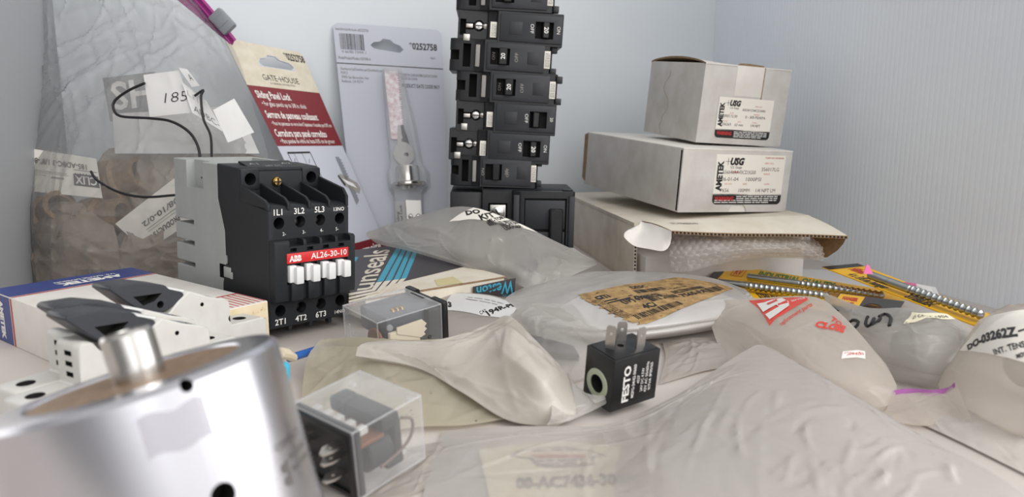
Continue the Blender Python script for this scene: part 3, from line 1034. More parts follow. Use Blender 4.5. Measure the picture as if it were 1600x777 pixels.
# ================================================================== CIRCUIT BREAKER STACK
def breaker(kind, M, label, on=True):
    t = thing('circuit_breaker', label, 'circuit breaker', M, 'stacked black breakers')
    h = 2.46
    c = MB()
    if kind == 'A':
        prof = [(0, 6.2), (0, 0.75), (2.3, 0.75), (2.3, 0.45), (2.95, 0.25), (3.05, 0.0), (8.1, 0.0), (8.1, 6.2)]
        c.prism(prof, 'z', 0.0, h, 0, bev=0.05)
        cut = MB()
        cut.box((0.15, 0.0, 0.55), (0.62, 1.6, 1.75), 1)
        cut.cyl((1.62, 0.0, 1.3), (1.62, 1.4, 1.3), 0.42, 1, 20)
        cut.cyl((2.12, 0.0, 1.3), (2.12, 1.2, 1.3), 0.24, 1, 16)
        cut.box((0.6, 0.3, 1.0), (1.25, 1.2, 1.5), 1)
        cut.box((5.85, -0.5, 0.5), (7.45, 0.45, 1.85), 1)
        c.cut(cut)
        c.box((3.25, -0.14, 0.22), (8.02, 0.05, h - 0.2), 2, bev=0.05)
        cut = MB().box((5.95, -0.6, 0.55), (7.35, 0.45, 1.8), 1)
        c.cut(cut)
        c.box((3.95, -0.16, 0.75), (4.95, -0.1, 1.7), 2, bev=0.03)
        tf = lambda x, z: V((x, -0.15, z))
        c.text('OFF', lambda a, b: tf(5.58 + b, 1.25 - a), 0, 0, 0.26, 3, align='C', sx=1.1)
        if on: c.text('ON', lambda a, b: tf(7.62 + b, 1.25 - a), 0, 0, 0.26, 3, align='C')
        else: c.text('20', lambda a, b: tf(7.62 + b, 1.25 - a), 0, 0, 0.24, 3, align='C')
        case = c.build('case', ['breaker_black', 'dark_gap', 'breaker_panel', 'white_ink'], t, smooth=30)
        hx = 6.45 if on else 6.15
        hd = MB().prism([(hx, 0.4), (hx + 0.08, -0.55), (hx + 0.55, -0.5), (hx + 0.7, 0.4)], 'z', 0.6, 1.75, 0, bev=0.06)
        if on:
            hd.text('20', lambda a, b: V((hx + 0.16 + b, -0.575 + b * 0.1, 1.17 - a)), 0, 0, 0.33, 1, align='C', bold=0.02)
        hd.build('handle', ['black_plastic', 'white_ink'], t)
        s = MB().lathe([(0.36, 0), (0.36, 0.18), (0.26, 0.28), (0.0, 0.3)], (1.62, 0.95, 1.3), (0, -1, 0), 18, 0, close=False)
        s.box((1.32, 0.63, 1.26), (1.92, 0.69, 1.34), 1)
        s.build('terminal_screw', ['bright_steel', 'dark_gap'], case)
        MB().lathe([(0.2, 0), (0.2, 0.1), (0.0, 0.16)], (2.12, 0.95, 1.3), (0, -1, 0), 14, 0, close=False).build('terminal_screw', 'tin', case)
        MB().box((0.62, 0.42, 1.08), (1.15, 0.9, 1.38), 0, bev=0.03).box((0.45, 0.55, 0.12), (0.95, 0.8, 0.62), 0, bev=0.03).build('line_clip', 'tin', t)
        lb = MB().box((2.5, 0.18, 0.45), (3.0, 0.36, 1.6), 0, bev=0.01, M=Matrix.Identity(4))
        lines(lb, lambda a, b: V((2.58 + b, 0.172, 0.55 + a)), 0, 0.95, (0.04, 0.14, 0.24, 0.32), 0.05, 1, 7)
        lb.build('rating_label', ['label_paper', 'grey_ink'], t)
    else:
        prof = [(0.0, 6.2), (0.0, 0.9), (0.35, 0.7), (2.0, 0.55), (2.6, 0.3), (2.75, 0.0), (8.0, 0.0), (8.0, 0.6), (8.25, 0.9), (8.25, 6.2)]
        c.prism(prof, 'z', 0.0, h, 0, bev=0.05)
        cut = MB()
        cut.box((-0.2, -0.2, 0.85), (0.75, 2.0, 1.6), 1)
        cut.box((1.05, -0.2, 0.35), (1.68, 1.8, 2.1), 1)
        cut.box((3.2, -0.5, 0.55), (4.85, 0.45, 1.9), 1)
        c.cut(cut)
        pn = MB().box((2.95, -0.14, 0.2), (7.55, 0.05, h - 0.2), 2, bev=0.05)
        pn.cut(MB().box((3.25, -0.6, 0.6), (4.8, 0.45, 1.85), 1))
        c.add(pn.v, pn.f); c.m[-len(pn.f):] = pn.m
        c.box((6.2, -0.16, 0.75), (7.1, -0.1, 1.7), 2, bev=0.03)
        c.box((8.1, 0.35, 0.12), (8.6, 1.0, 0.62), 0, bev=0.05).box((8.1, 0.35, 1.75), (8.6, 1.0, 2.3), 0, bev=0.05)
        tf = lambda x, z: V((x, -0.15, z))
        c.text('OFF', lambda a, b: tf(5.45 - b, 1.22 + a), 0, 0, 0.26, 3, align='C', sx=1.1)
        c.text('ON', lambda a, b: tf(3.62 - b, 1.22 + a), 0, 0, 0.24, 4, align='C', sx=1.1) if on else c.text('ON', lambda a, b: tf(3.16 - b, 1.22 + a), 0, 0, 0.26, 3)
        if not on: c.text('20', lambda a, b: tf(5.35 - b, 1.22 + a), 0, 0, 0.26, 3)
        case = c.build('case', ['breaker_black', 'dark_gap', 'breaker_panel', 'pale_ink', 'grey_ink'], t, smooth=30)
        hx = 3.95
        hd = MB().prism([(hx - 0.1, 0.4), (hx, -0.5), (hx + 0.62, -0.55), (hx + 0.72, 0.4)], 'z', 0.62, 1.85, 0, bev=0.06)
        if on: hd.text('20', lambda a, b: V((hx + 0.45 - b, -0.57, 1.24 + a)), 0, 0, 0.33, 1, align='C', bold=0.02)
        hd.build('handle', ['black_plastic', 'white_ink'], t)
        a = MB().box((2.06, 0.34, 0.38), (2.42, 0.5, 2.05), 0, bev=0.06)
        a.build('side_label', 'pale_ink', t)
        lb = MB().box((7.55, -0.08, 0.55), (8.02, 0.05, 1.85), 0, bev=0.01)
        lines(lb, lambda a, b: V((7.62 + b, -0.088, 0.65 + a)), 0, 1.1, (0.03, 0.13, 0.22, 0.3), 0.05, 1, 8)
        lb.build('rating_label', ['label_paper', 'grey_ink'], t)
    return t

# each breaker: kind, left px, front-left bottom px, right px, right bottom py, depth, label
def stack_breakers():
    D0 = 60.0
    spec = [('B', 712, 13, 874, 22, True, 'black breaker cut off by the top edge, topmost of the stack'),
            ('A', 714, 64, 878, 75, True, 'black breaker with silver terminal screw, second from the top of the stack'),
            ('B', 701, 109, 869, 120, True, 'black breaker with upright 20 handle jutting left, third from the top'),
            ('B', 711, 157, 877, 167, True, 'black breaker with upright 20 handle, fourth from the top, shifted right of the third'),
            ('A', 711, 205, 867, 213, False, 'black breaker with screw terminal switched off, fifth from the top'),
            ('A', 700, 250, 857, 258, True, 'black breaker with screw terminal and sideways 20 handle, sixth from the top'),
            ('B', 703, 291, 846, 296, False, 'black breaker with pale label, lowest of the single breakers, on the wide one')]
    for kind, xl, yl, xr, yr, on, lab in spec:
        pl = P(xl, yl, d=D0)
        pr = P(xr, yr, d=D0 + 0.3)
        v = pr - pl
        yaw = math.degrees(math.atan2(v.y, v.x))
        roll = -math.degrees(math.atan2(v.z, math.hypot(v.x, v.y)))
        M = frame(pl, yaw, 0, -(-roll))
        s = v.length / (8.1 if kind == 'A' else 8.6)
        hz = 1.0
        M = M @ Matrix.Diagonal((s, 1, hz, 1))
        breaker(kind, M, lab, on)
stack_breakers()

def wide_breaker():
    pl = P(752, 412, d=59.2)
    M = frame(pl, 2, 0, 1.0)
    t = thing('wide_circuit_breaker', 'wide glossy black two pole breaker at the foot of the breaker stack', 'circuit breaker', M, 'stacked black breakers')
    H = 5.75
    c = MB()
    c.prism([(0, 6), (0, 0.8), (2.4, 0.8), (2.4, 0.35), (3.0, 0.0), (7.05, 0.0), (7.25, 0.2), (7.25, 6)], 'z', 0, H, 0, bev=0.06)
    cut = MB().box((0.5, -0.2, 3.2), (2.0, 1.9, 4.7), 1).box((0.5, -0.2, 0.7), (2.0, 1.9, 2.2), 1)
    cut.box((3.3, -0.4, 0.6), (6.6, 0.35, 5.2), 1)
    c.cut(cut)
    c.box((3.35, 0.1, 2.75), (6.5, 0.4, 5.05), 2, bev=0.06).box((3.35, 0.1, 0.7), (6.5, 0.4, 2.55), 2, bev=0.06)
    c.box((6.75, -0.18, 0.1), (7.2, 0.3, H - 0.35), 2, bev=0.06)
    c.box((2.45, -0.05, 0.3), (2.9, 0.5, H - 0.3), 2, bev=0.05)
    c.box((0.1, 0.9, H), (7.15, 5.9, H + 0.06), 3, bev=0.03)
    c.box((6.3, 0.5, H), (7.1, 0.8, H + 0.14), 0, bev=0.04)
    case = c.build('case', ['breaker_black', 'dark_gap', 'breaker_panel', 'charcoal_plastic'], t, smooth=30)
    for z in (3.95, 1.45):
        s = MB().box((0.62, 0.75, z - 0.62), (1.88, 1.3, z + 0.62), 0, bev=0.06)
        s.lathe([(0.5, 0), (0.5, 0.14), (0.4, 0.2), (0.0, 0.22)], (1.25, 0.75, z), (0, -1, 0), 24, 1, close=False)
        s.box((0.9, 0.51, z - 0.06), (1.6, 0.56, z + 0.06), 2, M=Matrix.Translation((1.25, 0, z)) @ Matrix.Rotation(rad(55), 4, 'Y') @ Matrix.Translation((-1.25, 0, -z)))
        s.build('terminal_screw', ['tin', 'bright_steel', 'dark_gap'], case)
    MB().prism([(5.2, 0.3), (5.3, -0.45), (6.3, -0.4), (6.35, 0.3)], 'z', 0.9, 4.4, 0, bev=0.1).build('handle', 'black_plastic', t)
wide_breaker()
# dark side block that stands behind, left of the wide breaker
M = frame(P(701, 412, d=60.2), 2, 0, 1.0)
t = thing('terminal_block', 'plain dark grey block standing between the blister card and the wide breaker', 'electrical block', M, None)
MB().box((0.1, 0, 0), (2.62, 5.5, 5.75), 0, bev=0.08).box((0.25, -0.03, 0.4), (2.4, 0.02, 5.3), 0, bev=0.02).build('block_body', 'charcoal_dark', t)

# ================================================================== HANG CARDS AGAINST THE WALL
def quadfn(bl, br, tr, tl):
    bl, br, tr, tl = map(V, (bl, br, tr, tl))
    n = (br - bl).cross(tl - bl).normalized()
    def fn(u, v, off=0.0):
        return bl.lerp(br, u).lerp(tl.lerp(tr, u), v) + n * off
    fn.n = n
    return fn
def lift(fn, off):
    return lambda u, v: fn(u, v, off)

def rounded(fn, r, ar, n=5, hole=None):
    """outline of the unit card with rounded upper corners; ar = width/height"""
    pts = []
    pts += [fn(0, 0), fn(1, 0)]
    for cx, cy, a0 in ((1 - r, 1 - r * ar, 0), (r, 1 - r * ar, 90)):
        for k in range(n + 1):
            a = rad(a0 + 90 * k / n)
            pts.append(fn(cx + r * math.cos(a), cy + r * ar * math.sin(a)))
    return pts

def hang_card_plate(fn, ar, hole, r=0.06, mats=None, th=0.09):
    """card with rounded upper corners and a euro hole, as a bored plate. hole: list of (u,v)"""
    mb = MB()
    out = rounded(fn, r, ar)
    mb.plate(out, th, fn.n, 0)
    c = MB()
    pts = [fn(u, v, 0.2) for u, v in hole]
    c.plate(pts, 0.6, fn.n, 1)
    mb.cut(c)
    return mb

# card A (front of pack), leaning left
_a, _b, _c = P(527, 418, d=64.5), P(471, 82, d=71.5), P(349, 58, d=67.0)
fa = quadfn(_a, PP(607, 392, _a, _b, _c), _b, _c)

hole = [(0.42, 0.895), (0.62, 0.895), (0.80, 0.895), (0.84, 0.91), (0.80, 0.928), (0.68, 0.935), (0.64, 0.950), (0.54, 0.950), (0.50, 0.935), (0.42, 0.928), (0.38, 0.91)]
hole = [(u - 0.06, v) for u, v in hole]
def card_front():
    t = thing('hang_card', 'hang card with maroon band, sliding panel lock front side, leaning left by the bag', 'packaging card')
    mb = hang_card_plate(fa, 0.45, hole, 0.05)
    p = MB()
    f1 = lift(fa, 0.012); f2 = lift(fa, 0.026)
    p.poly([f1(0, 0.795), f1(1, 0.795), f1(1, 0.888), f1(0, 0.888)], 0)
    pts = [(1.0, 0.888), (1.0, 0.97), (0.99, 0.99), (0.95, 0.998), (0.05, 0.998), (0.01, 0.99), (0, 0.97), (0, 0.888)]
    # cream head in two halves around the hole
    hl = [(u, v) for u, v in hole]
    p.poly([f1(u, v) for u, v in [(0, 0.888), (0.30, 0.888), (0.31, 0.91), (0.35, 0.93), (0.43, 0.937), (0.48, 0.953), (0.53, 0.953), (0.53, 0.998), (0.05, 0.998), (0.01, 0.99), (0, 0.97)]], 0)
    p.poly([f1(u, v) for u, v in [(1, 0.888), (1, 0.97), (0.99, 0.99), (0.95, 0.998), (0.53, 0.998), (0.53, 0.953), (0.59, 0.953), (0.63, 0.937), (0.75, 0.93), (0.79, 0.91), (0.77, 0.888)]], 0)
    p.poly([f1(0.30, 0.888), f1(0.77, 0.888), f1(0.76, 0.892), f1(0.31, 0.892)], 0)
    p.poly([f1(0, 0.53), f1(1, 0.53), f1(1, 0.795), f1(0, 0.795)], 1)
    p.poly([f1(0, 0.0), f1(1, 0.0), f1(1, 0.075), f1(0, 0.075)], 1)
    p.text('GATE', f2, 0.27, 0.828, 0.027, 3, w=0.19, align='L', bold=0.0)
    p.text('HOUSE', f2, 0.50, 0.828, 0.027, 3, w=0.26, align='L', bold=0.0)
    p.disc(f2, 0.48, 0.84, 0.008, 3, 8, 0.004)
    p.text('by GENERAL DISTRIBUTION', f2, 0.34, 0.812, 0.008, 5, w=0.34, align='L')
    p.text('*0252758', f2, 0.715, 0.945, 0.034, 3, w=0.275, bold=0.03, align='L')
    p.text('Sliding Panel Lock', f2, 0.06, 0.742, 0.032, 2, w=0.47, bold=0.02, align='L')
    p.text('\u2022 For glass panels up to 3/8 in. thick', f2, 0.08, 0.708, 0.020, 2, w=0.62, align='L', bold=0.005)
    p.text('Serrure de panneau coulissant', f2, 0.06, 0.654, 0.032, 2, w=0.74, bold=0.02, align='L')
    p.text('\u2022 Pour les panneaux en verre dont l\u2019\u00e9paisseur n\u2019exc\u00e8de pas 0,95 cm', f2, 0.08, 0.622, 0.018, 2, w=0.88, align='L', bold=0.005)
    p.text('Cerradura para panel corredizo', f2, 0.06, 0.572, 0.032, 2, w=0.76, bold=0.02, align='L')
    p.text('\u2022 Para paneles de vidrio de hasta 0,95 cm de grosor', f2, 0.08, 0.542, 0.020, 2, w=0.82, align='L', bold=0.005)
    p.text('armoire', f2, 0.50, 0.02, 0.035, 2, w=0.4, align='L', bold=0.02)
    # line drawing of two panels
    def ln(a, b, w=0.004, mi=3):
        a, b = V((*a, 0)), V((*b, 0))
        dd = (b - a); n = V((-dd.y, dd.x * 0.45, 0)).normalized() * w
        p.poly([f2(*(a + n).xy), f2(*(a - n).xy), f2(*(b - n).xy), f2(*(b + n).xy)], mi)
    x0, x1, y0, y1 = 0.10, 0.44, 0.325, 0.500
    for a, b in (((x0, y0), (x1, y0)), ((x1, y0), (x1, y1)), ((x1, y1), (x0, y1)), ((x0, y1), (x0, y0))): ln(a, b)
    for x in (0.19, 0.31): ln((x, y0), (x, y1), 0.0025, 5)
    ln((0.16, 0.405), (0.36, 0.425), 0.004, 5); ln((0.21, 0.400), (0.34, 0.405), 0.003, 5)
    ln((0.14, 0.46), (0.17, 0.475), 0.002, 5); ln((0.35, 0.45), (0.38, 0.47), 0.002, 5); ln((0.22, 0.36), (0.26, 0.38), 0.002, 5); ln((0.30, 0.395), (0.31, 0.44), 0.005, 3)
    # picture of the lock
    p.poly([f2(u, v) for u, v in ((0.80, 0.475), (0.86, 0.475), (0.875, 0.26), (0.80, 0.24))], 6)
    for k in range(14):
        v = 0.28 + k * 0.0135
        p.poly([f2(0.868 - 0.004 * k / 14, v), f2(0.892 - 0.004 * k / 14, v + 0.004), f2(0.868 - 0.004 * k / 14, v + 0.009)], 6)
    p.poly([f2(u, v) for u, v in ((0.70, 0.385), (0.76, 0.395), (0.97, 0.345), (0.99, 0.315), (0.93, 0.29), (0.74, 0.335))], 7)
    p.poly([lift(fa, 0.034)(u, v) for u, v in ((0.75, 0.372), (0.90, 0.342), (0.93, 0.318), (0.80, 0.342))], 8)
    p.poly([lift(fa, 0.034)(u, v) for u, v in ((0.70, 0.385), (0.72, 0.388), (0.77, 0.34), (0.74, 0.335))], 3)
    mb.merge(p, 2).build('card', ['card_white', 'card_white', 'card_cream', 'card_maroon', 'white_ink', 'ink', 'paper', 'grey_ink', 'slider_grey', 'pale_ink', 'white_plastic'], t, smooth=0)
    return t
card_front()

_a, _b, _c = P(558, 398, d=69.5), P(690, 47, d=75.0), P(519.5, 35, d=74.0)
fb = quadfn(_a, PP(703, 398, _a, _b, _c), _b, _c)

def card_back():
    t = thing('hang_card', 'back of a white hang card holding a lock and key in clear blister', 'packaging card')
    hole_b = [(0.40, 0.895), (0.60, 0.885), (0.635, 0.90), (0.60, 0.918), (0.55, 0.925), (0.52, 0.94), (0.45, 0.943), (0.42, 0.93), (0.36, 0.925), (0.33, 0.912), (0.36, 0.898)]
    mb = hang_card_plate(fb, 0.47, hole_b, 0.06)
    f1 = lift(fb, 0.012)
    mb.text('*0252758', f1, 0.69, 0.905, 0.028, 2, w=0.26, bold=0.03, align='L')
    mb.text('Item/Article/Articulo #0252758', f1, 0.02, 0.968, 0.012, 3, w=0.30, align='L')
    barcode(mb, f1, 0.05, 0.885, 0.27, 0.955, 2, 26, 4)
    mb.text('0 46783 73949 1', f1, 0.06, 0.870, 0.011, 3, w=0.22, align='L')
    mb.text('Model/Modele/Modelo NDP049-A', f1, 0.02, 0.842, 0.013, 3, w=0.30, align='L')
    mb.rect(f1, 0.0, 0.822, 1.0, 0.826, 2)
    mb.text('V8633', f1, 0.88, 0.865, 0.010, 3, w=0.05, align='L')
    mb.text('Distributed by/Distribue par/Distribuido por:', f1, 0.03, 0.795, 0.012, 3, w=0.40, align='L')
    mb.text('PLPCI', f1, 0.03, 0.777, 0.012, 3, w=0.06, align='L')
    mb.text('25950 San Bernardino Ave.', f1, 0.03, 0.759, 0.012, 3, w=0.26, align='L')
    mb.text('Redlands, CA 92374', f1, 0.03, 0.741, 0.012, 3, w=0.2, align='L')
    mb.text('MADE IN CHINA/FABRIQUE EN CHINE', f1, 0.60, 0.783, 0.012, 3, w=0.34, align='L')
    mb.text('HECHO EN CHINA', f1, 0.60, 0.767, 0.012, 3, w=0.15, align='L')
    mb.text('PRODUCT DATE CODE 0417', f1, 0.60, 0.733, 0.016, 2, w=0.36, align='L', bold=0.015)
    mb.build('card', ['card_white', 'card_white', 'ink', 'grey_ink'], t, smooth=0)
    # blister
    def fz(u, v, z): return fb(u, v, z)
    bl = MB()
    out = [(0.44, 0.10), (0.72, 0.10), (0.73, 0.27), (0.80, 0.30), (0.80, 0.36), (0.74, 0.40), (0.70, 0.55), (0.60, 0.80), (0.43, 0.80), (0.43, 0.55), (0.44, 0.40), (0.40, 0.35), (0.41, 0.29), (0.45, 0.26)]
    cu, cv = 0.57, 0.42
    n = len(out)
    lay = [(1.12, 0.03), (1.0, 0.08), (0.97, 1.5), (0.88, 1.75)]
    ring = []
    for s_, z in lay:
        ring.append([fz(cu + (u - cu) * s_, cv + (v - cv) * (1 + (s_ - 1) * 0.5), z) for u, v in out])
    o = len(bl.v)
    for r in ring: bl.v += r
    for i in range(len(lay) - 1):
        for k in range(n):
            k2 = (k + 1) % n
            bl.f.append((i * n + k, i * n + k2, (i + 1) * n + k2, (i + 1) * n + k)); bl.m.append(0)
    bl.f.append(tuple((len(lay) - 1) * n + k for k in range(n))); bl.m.append(0)
    bl.build('blister', 'blister', t, smooth=50, fix=True)
    # lock inside the blister: saw rail, key, barrel, cam plate
    k = MB()
    f = lambda u, v: fb(u, v, 0.3)
    rail = [(0.44, 0.795), (0.55, 0.80)]
    nt = 26
    for i in range(nt):
        v = 0.80 - 0.27 * i / nt
        rail += [(0.555 + 0.018 * i / nt, v), (0.585 + 0.018 * i / nt, v - 0.006)]
    rail += [(0.56, 0.50), (0.46, 0.50)]
    k.plate([f(u, v) for u, v in rail], 0.12, fb.n, 0)
    k.build('saw_rail', 'rail_foil', t, smooth=0)
    k = MB()
    k.plate([fb(u, v, 0.5) for u, v in ((0.51, 0.44), (0.53, 0.56), (0.56, 0.56), (0.56, 0.45))], 0.12, fb.n, 0)
    k.plate([fb(u, v, 0.45) for u, v in ((0.58, 0.45), (0.56, 0.56), (0.585, 0.565), (0.64, 0.47), (0.66, 0.40))], 0.1, fb.n, 1)
    a = [fb(0.575 + 0.10 * math.cos(rad(q)) * (1.05 if abs(math.cos(rad(q))) > .6 else 1), 0.435 + 0.052 * math.sin(rad(q)), 0.62) for q in range(0, 360, 30)]
    kk = MB().plate(a, 0.16, fb.n, 0)
    kk.cut(MB().cyl(fb(0.60, 0.432, 1.0), fb(0.60, 0.432, 0.2), 0.2, 1, 14))
    k.add(kk.v, kk.f); k.m[-len(kk.f):] = [0] * len(kk.f)
    k.build('key', ['key_nickel', 'charcoal_plastic'], t, smooth=0)
    up = (fb(0.5, 0.6) - fb(0.5, 0.4)).normalized()
    b = MB()
    p0 = fb(0.60, 0.280, 0.75)
    b.lathe([(0.0, 0.0), (0.7, 0.0), (0.75, 0.2), (1.5, 0.22), (1.62, 0.34), (1.62, 0.52), (1.5, 0.62), (1.12, 0.68), (1.08, 0.85), (1.08, 2.0), (0.98, 2.15), (0.0, 2.15)], p0, up, 32, 0, close=False)
    b.build('lock_barrel', 'bright_steel', t)
    b = MB().plate([fb(0.56, 0.12, 0.4), fb(0.72, 0.12, 0.4), fb(0.72, 0.235, 0.4), fb(0.56, 0.235, 0.4)], 0.12, fb.n, 0)
    for u, v, r in ((0.60, 0.165, 0.22), (0.68, 0.165, 0.24)):
        b.lathe([(r, 0), (r, 0.12), (r * 0.6, 0.24), (0, 0.26)], fb(u, v, 0.4), fb.n, 16, 1, close=False)
    b.build('cam_plate', ['tin', 'bright_steel'], t)
    lb = MB().plate([fb(0.44, 0.115, 0.2), fb(0.55, 0.115, 0.2), fb(0.55, 0.23, 0.2), fb(0.44, 0.23, 0.2)], 0.02, fb.n, 0)
    lf = lambda x, y: fb(0.53 - y, 0.125 + x * 0.5, 0.215)
    lb.text('Sliding', lf, 0.0, 0.05, 0.025, 1, w=0.12, align='L', bold=0.02).text('Panel Lock', lf, 0.0, 0.015, 0.025, 1, w=0.18, align='L', bold=0.02)
    lb.build('insert_slip', ['paper', 'ink'], t, smooth=0)
mat('key_nickel', (150, 148, 144), 0.4, metal=0.7)
mat('rail_foil', (206, 200, 202), 0.3, metal=0.6, vary=(60, (150, 90, 96), 0.8))
card_back()
# ================================================================== BLUE AND WHITE CARTON AT LEFT
def blue_carton():
    Rr, Bk = V((-13.42, 41.1, 0)), V((-25.4, 50.3, 0))
    ex = (Rr - Bk).normalized()                     # along the long edge, towards the right corner
    yaw = math.degrees(math.atan2(ex.y, ex.x))
    L, Wd, H = (Rr - Bk).length, 8.4, 2.85
    M = frame(Bk, yaw)                              # local x along the long edge, local -y towards the near side
    t = thing('printed_carton', 'blue and white carton with red stripes lying behind the white fuse holders', 'box', M)
    b = MB().box((0, -Wd, 0), (L, 0, H), 0, bev=0.08)
    p = MB()
    top = lambda x, y: V((x, y, H + 0.012))
    lft = lambda y, z: V((-0.012, y, z))
    nr = lambda x, z: V((x, -Wd - 0.012, z))
    bw = 3.0
    p.rect(top, 0.05, -Wd + .05, bw, -0.05, 0)
    p.rect(top, bw + 0.12, -Wd + .05, bw + 0.30, -0.05, 1)
    p.rect(nr, 0.05, 0.05, bw, H - .05, 0); p.rect(nr, bw + 0.12, 0.05, bw + 0.30, H - .05, 1)
    p.rect(lft, -0.05, 0.05, -Wd + 0.05, H - .05, 0)
    # band at the far right end: fine red rules
    for k in range(26):
        y = -Wd + 0.2 + k * (Wd - 0.4) / 25
        p.rect(top, L - 2.7, y, L - 0.1, y + 0.12, 3)
    p.rect(top, L - 2.9, -Wd + .05, L - 2.74, -0.05, 1)
    up = lambda a, b_: V((0.35 + b_, -1.4 - a, H + 0.022))     # faces away, reads from the far side
    tl = lambda a, b_: V((1.45 - b_, -Wd + 1.6 + a, H + 0.022))
    tl2 = lambda a, b_: V((0.6 + b_ * 1.2, -a, H + 0.022))
    p.text('AMETEK', tl2, 1.6, 0.85, 0.62, 2, w=3.8, bold=0.06, align='L')
    p.text('U.S. GAUGE DIVISION', tl2, 1.7, 0.35, 0.26, 2, w=3.6, bold=0.03, align='L')
    nl = lambda a, b_: V((0.35 + b_ + 0.2, -Wd - 0.022, 0.35 + H - 0.6 - a))
    p.text('AMETEK', lambda a, b_: V((1.5 + b_, -Wd - 0.022, H - 0.3 - a)), 0, 0, 0.5, 2, w=2.35, bold=0.06, align='L')
    b.merge(p, 1).build('carton_body', ['white_board', 'navy', 'red_ink', 'white_ink', 'pink_ink'], t)
    e = MB().box((L - 0.005, -Wd + 0.06, 0.06), (L + 0.015, -0.06, H - 0.06), 0)
    e.build('end_panel', 'stained_end', t)
mat('stained_end', (228, 214, 184), 0.6, spots=(60, (176, 136, 80), 0.62), vary=(30, (214, 194, 154), 0.8))
blue_carton()

# ================================================================== FUSE HOLDERS (white DIN modules with dark levers)
def fuse_holder(M, label):
    """x along the length, y across (0..T), z up; the side y=0 faces the camera"""
    T = 1.62
    t = thing('fuse_holder', label, 'fuse holder', M, 'white fuse holders')
    prof = [(1.3, 0), (8.0, 0), (8.0, 1.2), (9.9, 1.25), (9.9, 2.35), (9.7, 2.5), (7.75, 2.55), (7.68, 3.8), (7.3, 3.98), (6.5, 4.25), (5.5, 4.72), (4.9, 4.35), (4.4, 3.9), (3.6, 3.75), (2.9, 4.0), (2.6, 4.45), (2.2, 4.5), (2.05, 4.35), (2.05, 2.8), (0.1, 2.75), (0.0, 2.6), (0.0, 1.3), (1.3, 1.3)]
    b = MB().prism(prof, 'y', 0, T, 0, bev=0.06)
    c = MB()
    c.cyl((6.12, -0.2, 3.95), (6.12, 0.35, 3.95), 0.10, 1, 14)
    c.cyl((7.75, -0.2, 2.9), (7.75, 0.1, 2.9), 0.2, 1, 14)
    c.box((6.6, 0.3, 3.55), (7.42, T - 0.3, 4.9), 2)
    c.cyl((8.82, T / 2, 1.9), (8.82, T / 2, 2.8), 0.34, 1, 18)
    c.cyl((0.75, T / 2, 2.0), (0.75, T / 2, 3.0), 0.34, 1, 18)
    for z in (3.2, 3.62, 4.04):
        c.box((1.8, T * 0.34, z - 0.1), (2.3, T * 0.64, z + 0.1), 1)
    b.cut(c)
    b.build('holder_body', ['module_white', 'dark_gap', 'slider_grey'], t, fix=True)
    # swing lever: wedge with hollow flank and pivot eye
    lv = MB().prism([(1.72, 5.5), (1.85, 5.66), (3.1, 5.6), (4.35, 5.22), (4.55, 4.98), (5.2, 4.72), (5.3, 4.55), (4.7, 4.15), (3.9, 3.95), (3.2, 4.15), (2.5, 4.75)], 'y', 0.08, T - 0.08, 0, bev=0.06)
    cc = MB().prism([(2.75, 5.0), (4.15, 4.9), (3.75, 4.6), (3.2, 4.5)], 'y', -0.3, 0.75, 1)
    cc.cyl((4.02, -0.2, 4.38), (4.02, 0.6, 4.38), 0.17, 1, 18)
    lv.cut(cc)
    lv.build('lever', ['lever_grey', 'dark_gap'], t, fix=True)
    wl = MB().plate([(4.45, 0.2, 5.12), (5.35, 0.2, 4.78), (5.35, T - 0.2, 4.78), (4.45, T - 0.2, 5.12)], 0.08, (0.35, 0, 1), 0)
    wl.build('marker_label', 'white_plastic', t)
    return t

yaw0 = 57.9
dirx = V((math.cos(rad(yaw0)), math.sin(rad(yaw0)), 0)); diry = V((-dirx.y, dirx.x, 0))
o0 = V((-17.63, 26.81, 0)) - dirx * 0.65 - diry * 0.86
fuse_holder(frame(o0 - V((0, 0, 0)), yaw0), 'white fuse holder with dark lever, nearest to the aluminium cylinder')
fuse_holder(frame(o0 + diry * 1.68 + dirx * 0.5, yaw0), 'white fuse holder with dark lever, middle one of the three side by side')
fuse_holder(frame(o0 + diry * 3.34 + dirx * 3.65, yaw0), 'white fuse holder with dark lever and open pivot eye, nearest the blue carton')

